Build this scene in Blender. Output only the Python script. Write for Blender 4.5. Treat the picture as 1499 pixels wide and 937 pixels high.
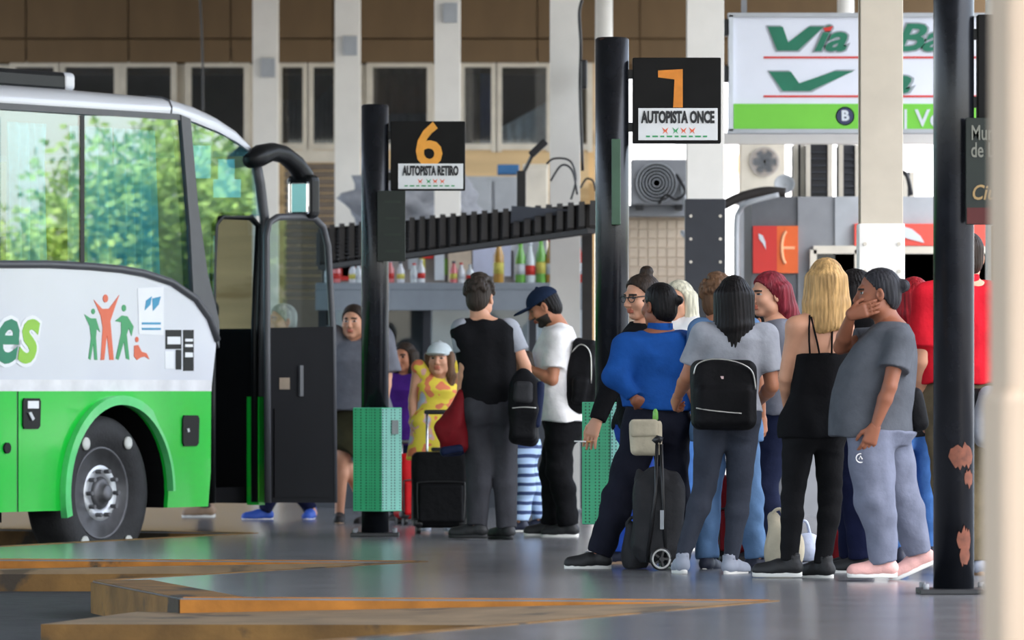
import bpy, bmesh, math, random
import numpy as np
from mathutils import Vector, Matrix
random.seed(7); np.random.seed(7)
for o in list(bpy.data.objects): bpy.data.objects.remove(o)
SC = bpy.context.scene
C = SC.collection
# ------------------------------------------------------------------ camera
FPX, CX, HY, CH = 9000.0, 749.5, 570.0, 0.95      # focal length in px, centre, horizon row, lens height over platform
cam = bpy.data.cameras.new('camera'); camo = bpy.data.objects.new('camera', cam); C.objects.link(camo)
cam.sensor_fit = 'HORIZONTAL'; cam.sensor_width = 36.0; cam.lens = 36.0 * FPX / 1499.0
cam.shift_y = (HY - 468.5) / 1499.0
camo.location = (0, 0, CH); camo.rotation_euler = (math.pi / 2, 0, 0)
cam.clip_start = 0.5; cam.clip_end = 600
cam.dof.use_dof = True; cam.dof.focus_distance = 32.5; cam.dof.aperture_fstop = cam.lens / 42.0
SC.camera = camo
# ------------------------------------------------------------------ sky, sun, exposure
w = bpy.data.worlds.new('sky'); SC.world = w; w.use_nodes = True
nt = w.node_tree; nt.nodes.clear()
sky = nt.nodes.new('ShaderNodeTexSky'); sky.sky_type = 'NISHITA'; sky.sun_disc = False
sky.sun_elevation = math.radians(58); sky.sun_rotation = math.radians(125); sky.air_density = 1.0; sky.dust_density = 2.5
bg = nt.nodes.new('ShaderNodeBackground'); bg.inputs['Strength'].default_value = 0.30
wo = nt.nodes.new('ShaderNodeOutputWorld')
hsv = nt.nodes.new('ShaderNodeHueSaturation'); hsv.inputs['Saturation'].default_value = 0.62
nt.links.new(sky.outputs[0], hsv.inputs['Color']); nt.links.new(hsv.outputs[0], bg.inputs['Color']); nt.links.new(bg.outputs[0], wo.inputs[0])
sun = bpy.data.lights.new('sun', 'SUN'); sun.energy = 4.0; sun.angle = math.radians(0.6); sun.color = (1.0, 0.95, 0.86)
suno = bpy.data.objects.new('sun', sun); C.objects.link(suno)
suno.rotation_euler = Vector((-0.32, 0.40, -1.15)).to_track_quat('-Z', 'Y').to_euler()
SC.view_settings.view_transform = 'Standard'; SC.view_settings.look = 'None'
SC.view_settings.gamma = 1.0; SC.view_settings.use_curve_mapping = False
SC.view_settings.exposure = 1.45

# ------------------------------------------------------------------ helpers
def srgb(r, g, b):
    f = lambda c: (c / 255 / 12.92) if c / 255 <= 0.04045 else ((c / 255 + 0.055) / 1.055) ** 2.4
    return (f(r), f(g), f(b))
_M = {}
def mat(name, col, rough=0.6, metal=0.0, var=0.12, vs=6.0, bump=0.0, bs=60.0, coat=0.0, col2=None, thr=None, spec=0.5, emit=None, stretch=(1, 1, 1)):
    """procedural surface: base colour broken up by noise, optional second colour in worn patches, fine bump"""
    if name in _M: return _M[name]
    m = bpy.data.materials.new(name); m.use_nodes = True; n = m.node_tree.nodes; l = m.node_tree.links
    b = n['Principled BSDF']; b.inputs['Roughness'].default_value = rough; b.inputs['Metallic'].default_value = metal
    b.inputs['Coat Weight'].default_value = coat; b.inputs['Coat Roughness'].default_value = 0.06
    b.inputs['Specular IOR Level'].default_value = spec
    tc = n.new('ShaderNodeTexCoord'); mp = n.new('ShaderNodeMapping'); mp.inputs['Scale'].default_value = stretch
    l.new(tc.outputs['Object'], mp.inputs[0])
    nz = n.new('ShaderNodeTexNoise'); nz.inputs['Scale'].default_value = vs; nz.inputs['Detail'].default_value = 5
    l.new(mp.outputs[0], nz.inputs['Vector'])
    cr = n.new('ShaderNodeValToRGB')
    c1 = tuple(max(0, c * (1 - var)) for c in col); c2 = tuple(min(1, c * (1 + var)) for c in col)
    cr.color_ramp.elements[0].position = 0.3; cr.color_ramp.elements[1].position = 0.7
    cr.color_ramp.elements[0].color = (*c1, 1); cr.color_ramp.elements[1].color = (*c2, 1)
    l.new(nz.outputs[0], cr.inputs[0]); out = cr.outputs[0]
    if col2 is not None:
        n2 = n.new('ShaderNodeTexNoise'); n2.inputs['Scale'].default_value = vs * 0.6; n2.inputs['Detail'].default_value = 6
        l.new(mp.outputs[0], n2.inputs['Vector'])
        r2 = n.new('ShaderNodeValToRGB'); t = 0.6 if thr is None else thr
        r2.color_ramp.elements[0].position = t; r2.color_ramp.elements[1].position = t + 0.06
        l.new(n2.outputs[0], r2.inputs[0])
        mx = n.new('ShaderNodeMixRGB'); mx.inputs[2].default_value = (*col2, 1)
        l.new(r2.outputs[0], mx.inputs[0]); l.new(out, mx.inputs[1]); out = mx.outputs[0]
    l.new(out, b.inputs['Base Color'])
    if bump > 0:
        bz = n.new('ShaderNodeTexNoise'); bz.inputs['Scale'].default_value = bs; bz.inputs['Detail'].default_value = 4
        l.new(mp.outputs[0], bz.inputs['Vector'])
        bp = n.new('ShaderNodeBump'); bp.inputs['Strength'].default_value = bump; bp.inputs['Distance'].default_value = 0.01
        l.new(bz.outputs[0], bp.inputs['Height']); l.new(bp.outputs[0], b.inputs['Normal'])
    if emit:
        b.inputs['Emission Color'].default_value = (*col, 1); b.inputs['Emission Strength'].default_value = emit
    _M[name] = m
    return m
def fabric(name, col, rough=0.85, bump=0.75, bs=17.0, var=0.16):
    return mat('cloth_' + name, col, rough, 0, var, 9.0, bump, bs, spec=0.10)
def glass(name, tint=(0.8, 0.95, 0.96), refl=0.12, rough=0.02):
    """thin sheet glass: tinted see-through plus mirror reflection that grows at grazing angles"""
    if name in _M: return _M[name]
    m = bpy.data.materials.new(name); m.use_nodes = True; n = m.node_tree.nodes; l = m.node_tree.links; n.clear()
    o = n.new('ShaderNodeOutputMaterial'); t = n.new('ShaderNodeBsdfTransparent'); t.inputs[0].default_value = (*tint, 1)
    g = n.new('ShaderNodeBsdfGlossy'); g.inputs['Roughness'].default_value = rough
    lw = n.new('ShaderNodeLayerWeight'); lw.inputs[0].default_value = 0.5
    pw = n.new('ShaderNodeMath'); pw.operation = 'POWER'; pw.inputs[1].default_value = 4.0; l.new(lw.outputs['Facing'], pw.inputs[0])
    ad = n.new('ShaderNodeMath'); ad.operation = 'ADD'; ad.inputs[1].default_value = refl; ad.use_clamp = True
    mx = n.new('ShaderNodeMixShader'); l.new(pw.outputs[0], ad.inputs[0]); l.new(ad.outputs[0], mx.inputs[0])
    l.new(t.outputs[0], mx.inputs[1]); l.new(g.outputs[0], mx.inputs[2]); l.new(mx.outputs[0], o.inputs[0])
    _M[name] = m
    return m
def tag(o, label=None, cat=None, group=None, kind=None):
    if label: o['label'] = label
    if cat: o['category'] = cat
    if group: o['group'] = group
    if kind: o['kind'] = kind
    return o
def empty(name, loc=(0, 0, 0), rz=0.0, parent=None):
    o = bpy.data.objects.new(name, None); C.objects.link(o); o.location = loc; o.rotation_euler = (0, 0, rz)
    o.empty_display_size = 0.1
    if parent: o.parent = parent
    return o
def mk(name, v, f, m, parent=None, smooth=False, loc=None):
    me = bpy.data.meshes.new(name)
    if isinstance(v, np.ndarray):
        nq = len(f); k = f.shape[1]
        me.vertices.add(len(v)); me.vertices.foreach_set('co', v.astype(np.float32).ravel())
        me.loops.add(nq * k); me.loops.foreach_set('vertex_index', f.astype(np.int32).ravel())
        me.polygons.add(nq); me.polygons.foreach_set('loop_start', np.arange(0, nq * k, k, dtype=np.int32))
        me.polygons.foreach_set('loop_total', np.full(nq, k, dtype=np.int32))
        me.update(calc_edges=True); me.validate()
    else:
        me.from_pydata([tuple(p) for p in v], [], [tuple(q) for q in f]); me.update()
    if smooth: me.polygons.foreach_set('use_smooth', [True] * len(me.polygons))
    if m is not None:
        for x in (m if isinstance(m, (list, tuple)) else [m]): me.materials.append(x)
    o = bpy.data.objects.new(name, me); C.objects.link(o)
    if parent: o.parent = parent
    if loc is not None: o.location = loc
    return o
def bmobj(name, bm, m, parent=None, smooth=False):
    bmesh.ops.recalc_face_normals(bm, faces=bm.faces)
    me = bpy.data.meshes.new(name); bm.to_mesh(me); bm.free()
    if smooth: me.polygons.foreach_set('use_smooth', [True] * len(me.polygons))
    me.materials.append(m)
    o = bpy.data.objects.new(name, me); C.objects.link(o)
    if parent: o.parent = parent
    return o
def bm_box(bm, c, s, R=None):
    M = Matrix.Translation(Vector(c)) @ (R.to_4x4() if R is not None else Matrix()) @ Matrix.Diagonal((s[0], s[1], s[2], 1))
    return bmesh.ops.create_cube(bm, size=1, matrix=M)
def box(name, c, s, m, parent=None, bevel=0.0, R=None, seg=2):
    bm = bmesh.new(); bm_box(bm, c, s, R)
    if bevel > 0: bmesh.ops.bevel(bm, geom=bm.edges[:], offset=bevel, segments=seg, affect='EDGES', profile=0.5)
    return bmobj(name, bm, m, parent, smooth=False)
def bar(bm, a, b, wid, th, up=(0, 0, 1)):
    a = Vector(a); b = Vector(b); d = b - a; L = d.length; x = d.normalized(); z = Vector(up)
    y = z.cross(x)
    if y.length < 1e-4: y = Vector((0, 1, 0)).cross(x)
    y.normalize(); z = x.cross(y)
    R = Matrix((x, y, z)).transposed()
    bm_box(bm, (a + b) / 2, (L, wid, th), R)
def tube_geo(pts, r, n=8, close=False):
    pts = [Vector(p) for p in pts]; rs = r if isinstance(r, (list, tuple)) else [r] * len(pts)
    V = []; Fs = []; N = len(pts); prev = None
    for i, p in enumerate(pts):
        t = (pts[min(i + 1, N - 1)] - pts[max(i - 1, 0)]).normalized()
        if prev is None:
            u = t.orthogonal().normalized()
        else:
            u = (prev - t * prev.dot(t)).normalized()
        prev = u; v = t.cross(u)
        for k in range(n):
            a = 2 * math.pi * k / n; V.append(p + (u * math.cos(a) + v * math.sin(a)) * rs[i])
    for i in range(N - 1):
        for k in range(n):
            Fs.append((i * n + k, i * n + (k + 1) % n, (i + 1) * n + (k + 1) % n, (i + 1) * n + k))
    Fs.append(tuple(range(n - 1, -1, -1))); Fs.append(tuple(range((N - 1) * n, N * n)))
    return V, Fs
def spline(P, k=5):
    P = [Vector(p) for p in P]; out = []
    for i in range(len(P) - 1):
        a, b, c, d = P[max(i - 1, 0)], P[i], P[i + 1], P[min(i + 2, len(P) - 1)]
        for q in range(k):
            t = q / k; out.append(0.5 * ((2 * b) + (c - a) * t + (2 * a - 5 * b + 4 * c - d) * t * t + (3 * b - a - 3 * c + d) * t ** 3))
    return out + [P[-1]]
def tube(name, pts, r, m, parent=None, n=8):
    if name in ('cable', 'hose', 'zip', 'handle'): pts = spline(pts)
    V, Fs = tube_geo(pts, r, n)
    return mk(name, V, Fs, m, parent, smooth=True)
def cyl(name, c, r, h, m, parent=None, n=32, axis='Z', r2=None):
    c = Vector(c); ax = {'X': Vector((1, 0, 0)), 'Y': Vector((0, 1, 0)), 'Z': Vector((0, 0, 1))}[axis] if isinstance(axis, str) else Vector(axis).normalized()
    V, Fs = tube_geo([c - ax * h / 2, c + ax * h / 2], [r, r if r2 is None else r2], n)
    o = mk(name, V, Fs, m, parent)
    for p in o.data.polygons: p.use_smooth = len(p.vertices) == 4
    return o
def lathe(name, prof, m, parent=None, n=24, R=None, loc=(0, 0, 0)):
    V = []; Fs = []; N = len(prof)
    for (r, z) in prof:
        for k in range(n):
            a = 2 * math.pi * k / n; p = Vector((r * math.cos(a), r * math.sin(a), z))
            if R is not None: p = R @ p
            V.append(p + Vector(loc))
    for i in range(N - 1):
        for k in range(n): Fs.append((i * n + k, i * n + (k + 1) % n, (i + 1) * n + (k + 1) % n, (i + 1) * n + k))
    Fs.append(tuple(range(n - 1, -1, -1))); Fs.append(tuple(range((N - 1) * n, N * n)))
    return mk(name, V, Fs, m, parent, smooth=True)
def prism(name, poly, to3, depth, m, parent=None, smooth=False):
    """closed 2-D outline -> solid; to3(a, b, t) places outline point at thickness t"""
    bm = bmesh.new()
    f = [bm.verts.new(to3(a, b, 0.0)) for a, b in poly]; g = [bm.verts.new(to3(a, b, depth)) for a, b in poly]
    n = len(poly)
    bm.faces.new(f); bm.faces.new(g[::-1])
    for i in range(n): bm.faces.new((f[i], g[i], g[(i + 1) % n], f[(i + 1) % n]))
    bm.normal_update()
    bmesh.ops.triangulate(bm, faces=[x for x in bm.faces if len(x.verts) > 4], ngon_method='EAR_CLIP')
    return bmobj(name, bm, m, parent, smooth)
def text(name, s, size, m, parent, M, bold=0.0, shear=0.0, depth=0.002, align='CENTER', sx=1.0):
    cu = bpy.data.curves.new(name, 'FONT'); cu.body = s; cu.size = size; cu.offset = bold; cu.shear = shear
    cu.extrude = depth; cu.align_x = align; cu.align_y = 'CENTER'; cu.resolution_u = 3
    t = bpy.data.objects.new(name, cu); C.objects.link(t)
    dg = bpy.context.evaluated_depsgraph_get(); me = bpy.data.meshes.new_from_object(t.evaluated_get(dg))
    bpy.data.objects.remove(t); me.transform(M @ Matrix.Diagonal((sx, 1, 1, 1)))
    me.materials.clear(); me.materials.append(m)
    o = bpy.data.objects.new(name, me); C.objects.link(o)
    if parent: o.parent = parent
    return o
FACE = Matrix.Rotation(math.pi / 2, 4, 'X')          # flat print turned upright, facing -Y (towards the platform edge)
def at(px, py, d):                                    # a place in the hall, read off at distance d
    return Vector(((px - CX) * d / FPX, d, CH + (HY - py) * d / FPX))
def ground(px, py, z=0.0):
    d = (CH - z) * FPX / (py - HY)
    return Vector(((px - CX) * d / FPX, d, z))
# ------------------------------------------------------------------ setting: road, sawtooth platform, kerbs
M_floor = mat('polished_floor', (0.185, 0.187, 0.195), 0.2, 0, 0.25, 2.2, 0.08, 7.0, col2=(0.12, 0.12, 0.122), thr=0.6)
M_road = mat('asphalt', (0.035, 0.036, 0.038), 0.8, 0, 0.3, 8, 0.5, 90)
M_kerb = mat('kerb_ochre', srgb(176, 112, 38), 0.75, 0, 0.3, 5, 0.4, 30, col2=srgb(70, 58, 40), thr=0.60)
M_kerb2 = mat('kerb_ochre_dirty', srgb(122, 88, 42), 0.8, 0, 0.35, 4, 0.4, 30, col2=srgb(62, 52, 40), thr=0.55)
M_ledge = mat('ledge_concrete', srgb(134, 112, 84), 0.7, 0, 0.25, 4, 0.3, 25, col2=srgb(90, 78, 62), thr=0.6)
M_concrete = mat('outside_paving', (0.55, 0.53, 0.50), 0.8, 0, 0.1, 1.5)
OUT = [(-14, 42.3), (-4.47, 42.3), (-1.75, 40.6), (-3.95, 35.1), (-3.75, 34.47), (-0.49, 33.9), (-2.08, 30.5), (-1.51, 28.0), (1.16, 27.6), (-0.9, 22.8), (-0.4, 20.5), (4, 20), (14, 20), (14, 64), (-14, 64)]
tag(prism('floor', OUT, lambda a, b, t: (a, b, t), -0.06, M_floor), kind='structure')
def zr(y): return -0.16 - 0.075 * min(1, max(0, (y - 34) / 4))
rv = []; rf = []
ys = [-10, 20, 34, 38, 64]
for y in ys: rv += [(-60, y, zr(y)), (60, y, zr(y))]
for i in range(4): rf.append((2 * i, 2 * i + 1, 2 * i + 3, 2 * i + 2))
tag(mk('floor_road', rv, rf, M_road), kind='structure')
g = mk('floor_courtyard', [(-200, 64, -0.02), (200, 64, -0.02), (200, 300, -0.02), (-200, 300, -0.02)], [(0, 1, 2, 3)], M_concrete); tag(g, kind='structure')
g = mk('floor_yard', [(-200, -100, -0.3), (200, -100, -0.3), (200, 64, -0.3), (-200, 64, -0.3)], [(0, 1, 2, 3)], M_road); tag(g, kind='structure')
def kerb(i, a, b, inn, m, zt=0.004, zb=-0.24):
    a = Vector((*a, 0)); b = Vector((*b, 0)); d = (b - a).normalized(); nrm = Vector((-d.y, d.x, 0)) * inn
    o = -nrm.normalized() * 0.01
    P = [a + o, b + o, b + nrm, a + nrm]
    V = [(p.x, p.y, zb) for p in P] + [(p.x, p.y, zt) for p in P]
    bm = bmesh.new(); vs = [bm.verts.new(v) for v in V]
    for f in ((0, 1, 2, 3), (4, 5, 6, 7), (0, 1, 5, 4), (1, 2, 6, 5), (2, 3, 7, 6), (3, 0, 4, 7)): bm.faces.new([vs[j] for j in f])
    bmesh.ops.bevel(bm, geom=[e for e in bm.edges if all(v.co.z > 0 for v in e.verts)], offset=0.012, segments=2, affect='EDGES')
    tag(bmobj('trim_%d' % i, bm, m), kind='structure')
kerb(1, (-3.75, 34.47), (-0.49, 33.9), 0.07, M_kerb)
kerb(2, (-2.08, 30.5), (-1.51, 28.0), 0.30, M_kerb2)
kerb(3, (-1.51, 28.0), (1.16, 27.6), 0.07, M_kerb)
kerb(4, (-0.49, 33.9), (-2.08, 30.5), 0.05, M_kerb2)
kerb(5, (-1.75, 40.6), (-3.95, 35.1), 0.10, M_kerb2)
kerb(6, (1.16, 27.6), (-0.9, 22.8), 0.06, M_kerb2)
kerb(7, (-4.47, 42.3), (-1.75, 40.6), 0.10, M_kerb2)
def ledge(i, pts):                      # low ramped step in front of a kerb: (x, y, z of its top)
    V = [Vector(p) for p in pts] + [Vector((p[0], p[1], -0.3)) for p in pts]; n = len(pts)
    Fs = [tuple(range(n))] + [(k, k + n, (k + 1) % n + n, (k + 1) % n) for k in range(n)]
    bm = bmesh.new(); vs = [bm.verts.new(v) for v in V]
    for f in Fs: bm.faces.new([vs[j] for j in f])
    o = bmobj('trim_%d' % i, bm, M_ledge); o.data.materials.append(M_kerb2)
    for p in o.data.polygons: p.material_index = 0 if abs(p.normal.z) > 0.5 else 1
    tag(o, kind='structure')
ledge(8, [(-4.2, 33.78, -0.07), (-1.3, 33.78, -0.062), (-0.46, 33.88, 0.0), (-3.75, 34.48, -0.07)])
ledge(9, [(-2.05, 26.75, -0.072), (-0.1, 26.5, -0.066), (1.18, 27.58, 0.0), (-1.51, 28.02, -0.068), (-1.72, 28.2, -0.07)])

# ------------------------------------------------------------------ roof and back building
M_roof = mat('roof_underside', (0.42, 0.40, 0.37), 0.8)
M_brown = mat('brown_fascia', srgb(110, 88, 60), 0.75, 0, 0.14, 2.5, 0.1, 20, stretch=(1, 1, 0.4))
M_beige = mat('beige_render', srgb(214, 184, 138), 0.8, 0, 0.12, 3, col2=srgb(180, 150, 105), thr=0.6, stretch=(0.3, 1, 2))
M_white = mat('white_paint', srgb(238, 234, 226), 0.55, 0, 0.04, 4, col2=srgb(214, 208, 198), thr=0.7)
M_frame = mat('cream_window_frame', srgb(214, 206, 190), 0.6, 0, 0.08)
M_dark = mat('dark_interior', (0.035, 0.035, 0.036), 0.8)
M_black = mat('black_metal', (0.014, 0.014, 0.016), 0.42, 0, 0.2, 10, 0.05, 40)
M_rust_shade = mat('rust_shade_edge', srgb(120, 78, 52), 0.8, 0, 0.3, 9)
M_grey = mat('grey_sheet', srgb(140, 142, 146), 0.6, 0, 0.1, 5, 0.05, 12)
M_lgrey = mat('light_grey_sheet', srgb(172, 176, 180), 0.6, 0, 0.1, 5)
M_navy = mat('dark_slate_paint', srgb(46, 48, 54), 0.6, 0, 0.15, 4)
M_cream = mat('cream_paint', srgb(206, 180, 152), 0.7, 0, 0.05, 2)
M_far = mat('far_white_wall', (0.86, 0.86, 0.85), 0.8, 0, 0.04, 1)
D_W = 62.0
tag(box('ceiling', (-2, 36.2, 5.7), (14, 54.4, 0.25), M_roof), kind='structure')
X0, X1 = -9.0, at(862, 0, D_W).x
def zz(py, d): return at(0, py, d).z
tag(box('wall_back', ((X0 + X1) / 2, D_W + 0.15, (zz(216, D_W) - 0.3) / 2), (X1 - X0, 0.3, zz(216, D_W) + 0.3), M_beige), kind='structure')
tag(box('wall_back_upper', (-0.5, D_W + 0.45, 5.2), (17, 0.3, 2.1), M_brown), kind='structure')
wr = empty('wall_back_room', (0, 0, 0)); tag(wr, kind='structure')
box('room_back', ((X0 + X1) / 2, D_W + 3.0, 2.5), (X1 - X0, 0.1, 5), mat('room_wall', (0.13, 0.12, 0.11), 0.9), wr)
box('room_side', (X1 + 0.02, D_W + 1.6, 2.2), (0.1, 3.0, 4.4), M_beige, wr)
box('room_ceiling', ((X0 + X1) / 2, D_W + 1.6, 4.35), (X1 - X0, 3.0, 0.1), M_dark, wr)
# brown cladding panels above the windows, two rows
fas = empty('wall_fascia', (0, D_W, 0)); tag(fas, kind='structure')
zt, zm, zb = 6.2, zz(57, D_W), zz(93, D_W)
pw = 1.03; pm = None
for row, (a, b) in enumerate(((zb, zm), (zm, zt))):
    base = None
    for k in range(17):
        x = X0 + 0.5 + k * pw
        if base is None:
            base = box('panel', (0, 0, 0), (pw - 0.012, 0.05, b - a - 0.012), M_brown, fas, 0.004, seg=1); o = base
        else:
            o = base.copy(); C.objects.link(o)
        o.location = (x, -0.03 - 0.02 * row, (a + b) / 2)
# windows of the back building
wins = [(20, 82, 0), (92, 170, 0), (182, 253, 0), (277, 360, 0), (410, 446, 1), (456, 492, 2), (543, 628, 3), (677, 722, 4), (732, 803, 5), (848, 862, 0)]
M_pane = glass('window_glass', (0.7, 0.74, 0.76), 0.10)
M_bl = fabric('blue_curtain', srgb(120, 140, 190)); M_wb = fabric('white_blind', srgb(225, 232, 240)); M_br = fabric('brown_curtain', srgb(105, 80, 60))
M_gy = fabric('grey_curtain', srgb(120, 124, 132)); M_tn = fabric('tan_curtain', srgb(176, 162, 150))
def wavy(name, x0, x1, y, z0, z1, m, parent, n=24, amp=0.02, waves=5, ztop=None, fold=0.006):
    V = []; Fs = []
    for i in range(n + 1):
        t = i / n; x = x0 + (x1 - x0) * t; yy = y + amp * math.sin(t * waves * 2 * math.pi)
        zt_ = z1 if ztop is None else z1 + (ztop - z1) * t
        V += [(x, yy, z0), (x, yy, zt_), (x, yy + fold, z0), (x, yy + fold, zt_)]
    for i in range(n):
        a = 4 * i; b = a + 4
        Fs += [(a, b, b + 1, a + 1), (b + 2, a + 2, a + 3, b + 3), (a + 1, b + 1, b + 3, a + 3), (a, a + 2, b + 2, b)]
    Fs += [(0, 1, 3, 2), (4 * n, 4 * n + 2, 4 * n + 3, 4 * n + 1)]
    return mk(name, V, Fs, m, parent, smooth=True)
z0, z1 = zz(215, D_W), zz(94, D_W)
for i, (a, b, kind) in enumerate(wins):
    xa, xb = at(a, 0, D_W).x, at(b, 0, D_W).x; xm = (xa + xb) / 2
    wn = empty('window_%d' % (i + 1), (xm, D_W, 0)); tag(wn, kind='structure'); hw = (xb - xa) / 2; ft = 0.06
    bm = bmesh.new()
    for c, s in (((-hw - ft / 2 + 0.02, 0.02, (z0 + z1) / 2), (ft, 0.1, z1 - z0 + 0.1)), ((hw + ft / 2 - 0.02, 0.02, (z0 + z1) / 2), (ft, 0.1, z1 - z0 + 0.1)), ((0, 0.025, z0), (2 * hw, 0.1, ft)), ((0, 0.025, z1), (2 * hw, 0.1, ft))):
        bm_box(bm, c, s)
    bmobj('frame', bm, M_frame, wn)
    box('pane', (0, 0.06, (z0 + z1) / 2), (2 * hw, 0.012, z1 - z0), M_pane, wn)
    if kind == 1: wavy('curtain', -hw, hw, 0.25, z0, z1 - 0.35, M_gy, wn)
    if kind == 2: wavy('curtain', -hw, hw, 0.25, z0, z1 - 0.4, M_gy, wn, ztop=z1 - 0.15)
    if kind == 3: wavy('curtain', -hw, hw, 0.3, z0 + 0.35, z1, M_br, wn); wavy('net', -hw, hw, 0.4, z0, z0 + 0.4, M_gy, wn)
    if kind == 4: wavy('curtain', -hw, 0.02, 0.3, z0, z1, M_tn, wn); wavy('curtain', -0.02, hw, 0.34, z0, z1, M_bl, wn)
    if kind == 5: wavy('blind', -hw, hw, 0.2, z0, z0 + 0.2, M_wb, wn, ztop=z0 + 0.47)
# solid wall strips between the separate windows
piers = [(-60, 20), (82, 92), (170, 182), (253, 277), (360, 410), (446, 456), (492, 543), (628, 677), (722, 732), (803, 848)]
for k, (a, b) in enumerate(piers):
    xa, xb = at(a, 0, D_W).x, at(b, 0, D_W).x
    if a < 0: xa = X0
    tag(box('wall_pier_%d' % (k + 1), ((xa + xb) / 2, D_W + 0.12, (z0 + z1) / 2), (xb - xa, 0.16, z1 - z0), M_frame), kind='structure')
# sunlit white building across the courtyard
fw = empty('wall_courtyard', (4.5, 76, 0)); tag(fw, kind='structure')
box('wall_face', (0, 0.2, 3.0), (15, 0.4, 6.4), M_far, fw)
box('plinth', (0, -0.03, 0.3), (15, 0.08, 0.6), M_grey, fw)
box('cornice', (0, -0.1, 4.7), (15, 0.3, 0.18), M_far, fw)
box('ochre_panel', (at(1065, 0, 76).x - 4.5, -0.03, zz(240, 76)), (0.35, 0.06, 0.22), M_beige, fw)

# ------------------------------------------------------------------ row of white steel columns
M_creamcol = mat('cream_column_paint', srgb(208, 197, 178), 0.6, 0, 0.06, 5, col2=srgb(178, 162, 138), thr=0.68)
def column(px, d, wpx, label, lower=None, box_y=None, dark_side=True, M_white=M_white):
    p = at(px, 0, d); wd = wpx * d / FPX
    t = empty('steel_column', (p.x, d, 0)); tag(t, label, 'column', 'white steel columns down the hall')
    H = 5.6; fl = wd * 0.09
    box('flange', (0, -wd * 0.45, H / 2), (wd, fl, H), M_white, t, 0.004)
    box('flange', (0, wd * 0.45, H / 2), (wd, fl, H), M_white, t, 0.004)
    box('web', (wd * 0.36, 0, H / 2), (wd * 0.1, wd * 0.84, H), M_white, t)
    box('web', (-wd * 0.36, 0, H / 2), (wd * 0.1, wd * 0.84, H), M_rust_shade if dark_side else M_white, t)  # left web: rust on the nearest column, painted-in side shade on far ones
    if lower:
        zt, m = lower; zt = zz(zt, d)
        box('lower_cladding', (0, 0, zt / 2), (wd * 1.08, wd * 1.06, zt), m, t, 0.006)
        for k in range(6): cyl('rivet', (wd * (0.40 if k % 2 else -0.40), -wd * 0.535, zt - 0.12 - 0.16 * (k // 2)), 0.011, 0.012, M_frame, t, 10, 'Y')
    box('base_plate', (0, 0, 0.012), (wd * 1.6, wd * 1.5, 0.024), M_grey, t)
    if box_y:
        jb = box('junction_box', (wd * 0.12, -wd * 0.62, zz(box_y, d)), (wd * 0.55, wd * 0.22, wd * 0.75), M_lgrey, t, 0.005)
    return t
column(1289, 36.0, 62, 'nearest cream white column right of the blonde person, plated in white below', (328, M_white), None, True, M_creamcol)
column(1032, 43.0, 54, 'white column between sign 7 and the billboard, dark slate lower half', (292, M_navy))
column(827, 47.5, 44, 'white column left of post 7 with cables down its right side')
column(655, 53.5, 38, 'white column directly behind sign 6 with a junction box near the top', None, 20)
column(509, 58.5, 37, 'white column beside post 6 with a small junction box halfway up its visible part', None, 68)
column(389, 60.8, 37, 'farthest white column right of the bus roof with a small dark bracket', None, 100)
# cables and a lamp bracket on the third column
pts = [at(852, 0, 47.1), at(848, 20, 47.1), at(850, 60, 47.05), at(850, 85, 47.1), at(849, 130, 47.15), at(853, 250, 47.15)]
tag(tube('cable', pts, 0.012, M_black), 'black cable running down the column left of post 7', 'cable')
lb = empty('lamp_bracket', at(857, 105, 47.0)); tag(lb, 'small black bracket lamp on the column left of post 7', 'lamp')
box('bracket', (0, 0.1, 0.0), (0.03, 0.2, 0.18), M_black, lb, 0.006); box('lamp_body', (-0.01, 0, -0.02), (0.05, 0.09, 0.22), M_black, lb, 0.015)
tag(tube('cable', [at(291, -30, 55), at(295, 40, 55), at(297, 120, 55), at(297, 200, 55)], 0.010, M_black), 'dark cable hanging in front of the brown fascia above the bus', 'cable')
tag(tube('conduit', [at(884, -40, 50), at(884, 120, 50), at(884, 330, 50)], 0.072, M_white, n=20), 'white round downpipe directly behind post 7', 'pipe')
tag(tube('conduit', [at(1238, -40, 47), at(1238, 100, 47), at(1238, 300, 47)], 0.065, M_white, n=20), 'white round downpipe beside the nearest column behind the billboard', 'pipe')
tag(tube('conduit', [at(1456, -40, 40), at(1456, 100, 40), at(1456, 420, 40)], 0.06, M_white, n=20), 'white round downpipe at the right edge behind the black sign', 'pipe')
# near, out-of-focus cream pillar at the right edge
pl = empty('entrance_pillar', (at(1460, 0, 13.4).x + 0.25, 13.4, -0.2)); tag(pl, 'blurred cream pillar at the right edge close to the camera', 'pillar')
box('shaft', (0.0, 0, 2.8), (0.5, 0.5, 5.6), M_cream, pl, 0.02); box('plinth', (0, 0, 0.58), (0.53, 0.53, 1.14), M_cream, pl, 0.025)
# ------------------------------------------------------------------ the coach
M_green = mat('bus_green', srgb(16, 205, 60), 0.32, 0, 0.05, 1.5, coat=0.5, col2=srgb(90, 214, 70), thr=0.66)
M_bwhite = mat('bus_white', srgb(226, 229, 236), 0.28, 0, 0.02, 2, coat=0.6)
M_trim = mat('bus_trim_grey', (0.07, 0.072, 0.08), 0.4, 0, 0.1)
M_blk = mat('bus_black', (0.006, 0.007, 0.008), 0.38, spec=0.25)
M_blkin = mat('bus_black_inside', (0.007, 0.007, 0.008), 0.85, spec=0.1)
M_rubber = mat('tyre_rubber', (0.028, 0.028, 0.03), 0.75, 0, 0.2, 12, 0.3, 60)
M_rim = mat('rim_steel', (0.16, 0.16, 0.17), 0.5, 0.5, 0.2, 12)
M_silver = mat('silver_ring', (0.62, 0.64, 0.67), 0.35, 0.5, 0.1)
M_busglass = glass('bus_glass', (0.72, 0.95, 0.98), 0.20, 0.01)
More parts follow.
